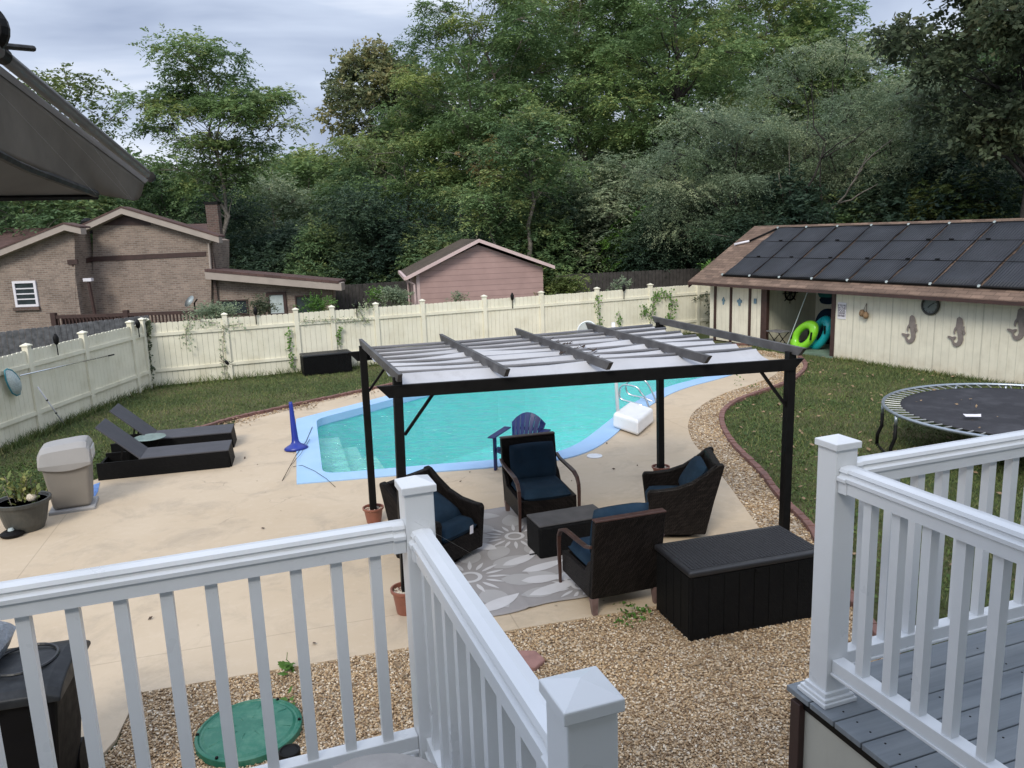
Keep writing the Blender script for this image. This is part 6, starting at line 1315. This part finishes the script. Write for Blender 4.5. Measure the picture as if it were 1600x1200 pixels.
# back wood as one mass
def woods():
    n_ = 30000; a = rng.uniform(-.85, .85, n_); dist = rng.uniform(66, 84, n_); x = np.sin(a)*dist; y = np.cos(a)*dist; px_ = 800+F_*np.tan(a)
    hmax = np.interp(px_, [-300, 0, 200, 420, 480, 600, 700, 900, 1100, 1250, 1330, 1400, 1500, 1900], [9, 10, 9, 8, 9.5, 12, 19, 22, 22, 20, 16, 14, 18, 18]); z = rng.random(n_)**.8*(hmax+1.2*np.sin(a*40)+1.0*np.sin(a*97))
    O = np.stack([x, y, z], 1); Dr = rng.normal(0, 1, (n_, 3)); Dr[:, 2] *= .4
    V, tn = sprays(O, Dr, np.full(n_, .9), 8, .55, .3, np.full(n_, .4), np.clip(rng.normal(.4, .18, n_), 0, 1), .7, .5)
    tag(rawmesh('woodland', V, np.arange(len(V)).reshape(-1, 4), L2, None, col=tn), 'continuous far wood closing the view behind the nearer trees', 'woods', kind='stuff')
woods()
b = MB()
for i in range(41):
    a = -1.1+2.2*i/40
    for k, (d_, z_) in enumerate(((52, -.2), (66, 1.5), (86, 11.0+1.2*math.sin(i*.9)), (120, 12))): b.v.append((math.sin(a)*d_, math.cos(a)*d_, z_))
b.f = [(i*4+j, (i+1)*4+j, (i+1)*4+j+1, i*4+j+1) for i in range(40) for j in range(3)]; tag(b.build('hill', simple('forest_floor', (.025, .03, .018), .4, .5, .95, .6, 3, .2), smooth=True), kind='structure')
# small plants: vines on fence, shrubs beyond fence, weeds
def leafblob(name, label, cat, c, pts, size, n_, mat, spread=.12, tc=.4, stem=True, nrm=None):
    t = thing(name, label, cat, (c[0], c[1], 0)); pts = [Vector(p) for p in pts]; P = []
    for _ in range(n_):
        k = random.randrange(max(1, len(pts)-1)); u = random.random(); q = pts[k].lerp(pts[min(k+1, len(pts)-1)], u)+Vector((random.gauss(0, spread), random.gauss(0, spread*.3), random.gauss(0, spread))); P.append((q.x-c[0], q.y-c[1], q.z))
    P = np.array(P); n2 = len(P); nr = rng.normal(0, .6, (n2, 3))+np.array([0, -1, .5]); a_ = rng.normal(0, 1, (n2, 3)); u_ = np.cross(nr, a_); u_ /= np.linalg.norm(u_, axis=1, keepdims=True); v_ = np.cross(nr, u_); v_ /= np.linalg.norm(v_, axis=1, keepdims=True); s_ = size*rng.uniform(.5, 1.3, (n2, 1))
    V = np.stack([P-u_*s_*.55, P-v_*s_*.38, P+u_*s_*.55, P+v_*s_*.38], 1).reshape(-1, 3); rawmesh('leaves', V, np.arange(len(V)).reshape(-1, 4), mat, t, col=np.clip(rng.normal(tc, .2, n2), 0, 1))
    if stem and len(pts) > 1: MB().tube(pts, .008, 5).build('stem', M['bark'], t, world=True)
    return t
def vine(px_list, label, n_, mat=None, size=.08, spread=.09, tc=.4):
    pts = [PLV(x, y, FA-fn*.1, fd) for x, y in px_list]; leafblob('vine', label, 'vine', (pts[0].x, pts[0].y), pts, size, n_, mat or M['leaf_bright'], spread, tc)
vine([(1016, 508), (1021, 475), (1028, 455), (1050, 462)], 'green vine climbing beside the second post from the fence right end', 170)
vine([(1004, 500), (1008, 480), (1012, 494)], 'small vine clump left of the vine covered post', 60)
vine([(1046, 505), (1049, 482), (1052, 470)], 'leafy vine clump on the panel left of the pool house', 90)
vine([(938, 525), (936, 490), (934, 460)], 'thin vine hanging down beside the white arch', 70, spread=.06)
vine([(966, 508), (968, 490)], 'tiny vine tuft on the fence above the canopy', 25, spread=.06)
vine([(1108, 520), (1107, 480), (1104, 458), (1080, 470)], 'dark thin vine by the leftmost pool house door', 60, M['leaf_oak'], spread=.06)
vine([(235, 598), (233, 560), (230, 520), (232, 502)], 'dark creeper along the fence corner', 260, M['leaf_oak'], spread=.045)
vine([(292, 540), (290, 515), (300, 500), (340, 505)], 'dry brownish creeper on the back fence near the corner', 130, M['leaf_olive'], .06, .10, .7)
vine([(352, 590), (348, 545), (350, 510), (380, 505)], 'sparse creeper beside the first back fence post', 90, M['leaf_olive'], .06, .07, .6)
vine([(456, 575), (453, 545), (452, 515)], 'green trailing creeper left of the far storage box', 60, spread=.05)
vine([(470, 502), (520, 499), (560, 500)], 'mossy creeper lying along the fence rail above the far storage box', 120, M['leaf_olive'], .05, .05, .6)
vine([(532, 545), (528, 525), (532, 512)], 'short bright vine above the far storage box', 40, spread=.035)
vine([(572, 505), (560, 480), (580, 478)], 'dry creeper hanging over the fence top near the pergola corner', 110, M['leaf_olive'], .06, .09, .8)
def bush(px, dist, py0, py1, w, label, mat, n_=260, size=.1, tc=.5):
    z0, z1 = zpx(px, py1, dist), zpx(px, py0, dist); c = at(px, dist); t = thing('shrub', label, 'shrub', c); P = rng.normal(0, .42, (n_, 3))*np.array([w, w*.6, (z1-z0)*.6])+np.array([0, 0, (z0+z1)/2]); O = P
    Dr = rng.normal(0, .6, (n_, 3))+np.array([0, 0, .5]); V, tn = sprays(O, Dr, np.full(n_, .3), 8, size, size*.45, np.full(n_, .3), np.clip(rng.normal(tc, .15, n_), 0, 1), .6, .4)
    rawmesh('foliage', V, np.arange(len(V)).reshape(-1, 4), mat, t, col=tn); b = MB()
    for _ in range(5): b.tube([(random.uniform(-.1, .1), 0, 0), (random.uniform(-.4, .4)*w, 0, (z0+z1)/2)], .015, 5)
    b.build('stems', M['bark'], t)
bush(880, 29.5, 432, 462, .85, 'yellow green feathery shrub beyond the fence right of the pink shed', M['leaf_yellow'], 320, .13, .25)
bush(612, 27.5, 452, 476, .5, 'olive bushy shrub above the fence at the pink shed left corner', M['leaf_olive'], 220, .10)
bush(583, 28.0, 448, 474, .28, 'thin bright sapling left of the pink shed', M['leaf_bright'], 60, .10)
bush(400, 27.5, 470, 492, .42, 'brownish shrub above the fence before the wing door', M['leaf_oak'], 170, .09)
bush(488, 27.5, 468, 488, .55, 'green shrub before the wing right window', M['leaf_bright'], 170, .09, .2)
bush(322, 27, 480, 498, .8, 'olive overgrowth above the fence under the satellite dish', M['leaf_olive'], 320, .08)
bush(970, 29, 437, 462, .5, 'straggly grey green plant behind the fence torch', M['leaf_olive'], 70, .1)
bush(1112, 31, 405, 440, .35, 'bright sapling at the left eave corner of the pool house', M['leaf_bright'], 60, .13)
bush(712, 27.4, 462, 472, .35, 'little pinkish green shrub over the fence before the pink shed', M['leaf_olive'], 50, .09)
def weed(px, py, label, n_, size, spread, h=.10, mat=None):
    c = G(px, py, .03); t = thing('weed', label, 'weed', c); P = rng.normal(0, spread, (n_, 3)); P[:, 2] = np.abs(P[:, 2])*h/spread; a = rng.normal(0, 1, (n_, 3)); nr = rng.normal(0, .5, (n_, 3))+np.array([0, 0, 1]); u_ = np.cross(nr, a); u_ /= np.linalg.norm(u_, axis=1, keepdims=True); v_ = np.cross(nr, u_); v_ /= np.linalg.norm(v_, axis=1, keepdims=True); s_ = size*rng.uniform(.5, 1.3, (n_, 1))
    V = np.stack([P-u_*s_*.55, P-v_*s_*.38, P+u_*s_*.55, P+v_*s_*.38], 1).reshape(-1, 3); rawmesh('leaves', V, np.arange(len(V)).reshape(-1, 4), mat or M['leaf_bright'], t, col=np.clip(rng.normal(.2, .2, n_), 0, 1))
weed(450, 1050, 'green broad leaved weed at the gravel edge behind the railing', 14, .09, .05, .05)
weed(448, 1095, 'small green weed in the gravel above the green lid', 8, .06, .05, .03)
weed(990, 958, 'low green weeds where patio meets gravel beside the armchair foot', 70, .045, .09, .03)
weed(975, 972, 'tiny weeds in the gravel left of the storage box', 30, .035, .06, .02)
weed(1153, 602, 'tall thin weed in the pale gravel band', 26, .05, .05, .22)
weed(1182, 606, 'small weed beside the tall one in the gravel band', 14, .05, .05, .12)
# plain unseen house wall added close behind the camera to shade the near railings
hw_ = thing('shade_wall', 'plain pale wall added behind the deck to shade the near railings, out of the picture', 'shade wall', (0, -1.6, 0), DRZ)
MB().box(-9, 7, -.15, 0, 0, 6.6).build('wall', M['sidingin'], hw_); MB().box(-9.4, 7.4, -.6, .7, 6.6, 6.75).build('eave', M['fascia'], hw_); MB().box(-.45, .5, .0, .04, DZ, DZ+2.05).build('door', M['signwhite'], hw_)
# ================================================================== LIGHT, SKY
w = bpy.data.worlds.new('World'); S.world = w; w.use_nodes = True; nt = w.node_tree; N_ = nt.nodes; Lk = nt.links
bg = N_['Background']; sky = N_.new('ShaderNodeTexSky'); sky.sky_type = 'NISHITA'; sky.sun_disc = False; sky.sun_elevation = R(40); sky.sun_rotation = R(200); sky.air_density = 1.5; sky.dust_density = 2
Lk.new(sky.outputs[0], bg.inputs[0]); bg.inputs[1].default_value = .06
tc_ = N_.new('ShaderNodeTexCoord'); mp_ = N_.new('ShaderNodeMapping'); mp_.inputs['Scale'].default_value = (1.0, 1.0, 3.2); mp_.inputs['Location'].default_value = (2.3, .4, .2); Lk.new(tc_.outputs['Generated'], mp_.inputs[0])
nz1 = N_.new('ShaderNodeTexNoise'); nz1.inputs['Scale'].default_value = 2.1; nz1.inputs['Detail'].default_value = 5; nz1.inputs['Roughness'].default_value = .5; nz1.inputs['Distortion'].default_value = .6; Lk.new(mp_.outputs[0], nz1.inputs['Vector'])
cr = N_.new('ShaderNodeValToRGB'); e = cr.color_ramp.elements; e[0].position = .34; e[0].color = (.29, .35, .49, 1); e[1].position = .66; e[1].color = (.85, .88, .95, 1); k = e.new(.5); k.color = (.48, .55, .69, 1); Lk.new(nz1.outputs['Fac'], cr.inputs[0])
sp_ = N_.new('ShaderNodeSeparateXYZ'); Lk.new(tc_.outputs['Generated'], sp_.inputs[0]); mr = N_.new('ShaderNodeMapRange'); mr.inputs[1].default_value = .25; mr.inputs[2].default_value = 1.0; mr.inputs[3].default_value = 1.0; mr.inputs[4].default_value = 1.9; Lk.new(sp_.outputs[2], mr.inputs[0])
bg2 = N_.new('ShaderNodeBackground'); Lk.new(cr.outputs[0], bg2.inputs[0]); Lk.new(mr.outputs[0], bg2.inputs[1])
add = N_.new('ShaderNodeMixShader'); add.inputs[0].default_value = .93; Lk.new(bg.outputs[0], add.inputs[1]); Lk.new(bg2.outputs[0], add.inputs[2]); Lk.new(add.outputs[0], N_['World Output'].inputs[0])
sun = bpy.data.lights.new('sun', 'SUN'); sun.energy = 1.9; sun.angle = R(20); sun.color = (1, .94, .84); so = bpy.data.objects.new('sun', sun); COL.objects.link(so)
az = R(200); el = R(40); dv = Vector((math.sin(az)*math.cos(el), math.cos(az)*math.cos(el), math.sin(el))); so.rotation_euler = dv.to_track_quat('Z', 'Y').to_euler(); so.location = (0, 0, 30)
S.view_settings.view_transform = 'Standard'; S.view_settings.look = 'None'; S.view_settings.exposure = .42; S.view_settings.gamma = 1
S.cycles.max_bounces = 6; S.cycles.diffuse_bounces = 3; S.cycles.glossy_bounces = 3; S.cycles.transparent_max_bounces = 8; S.cycles.use_denoising = True
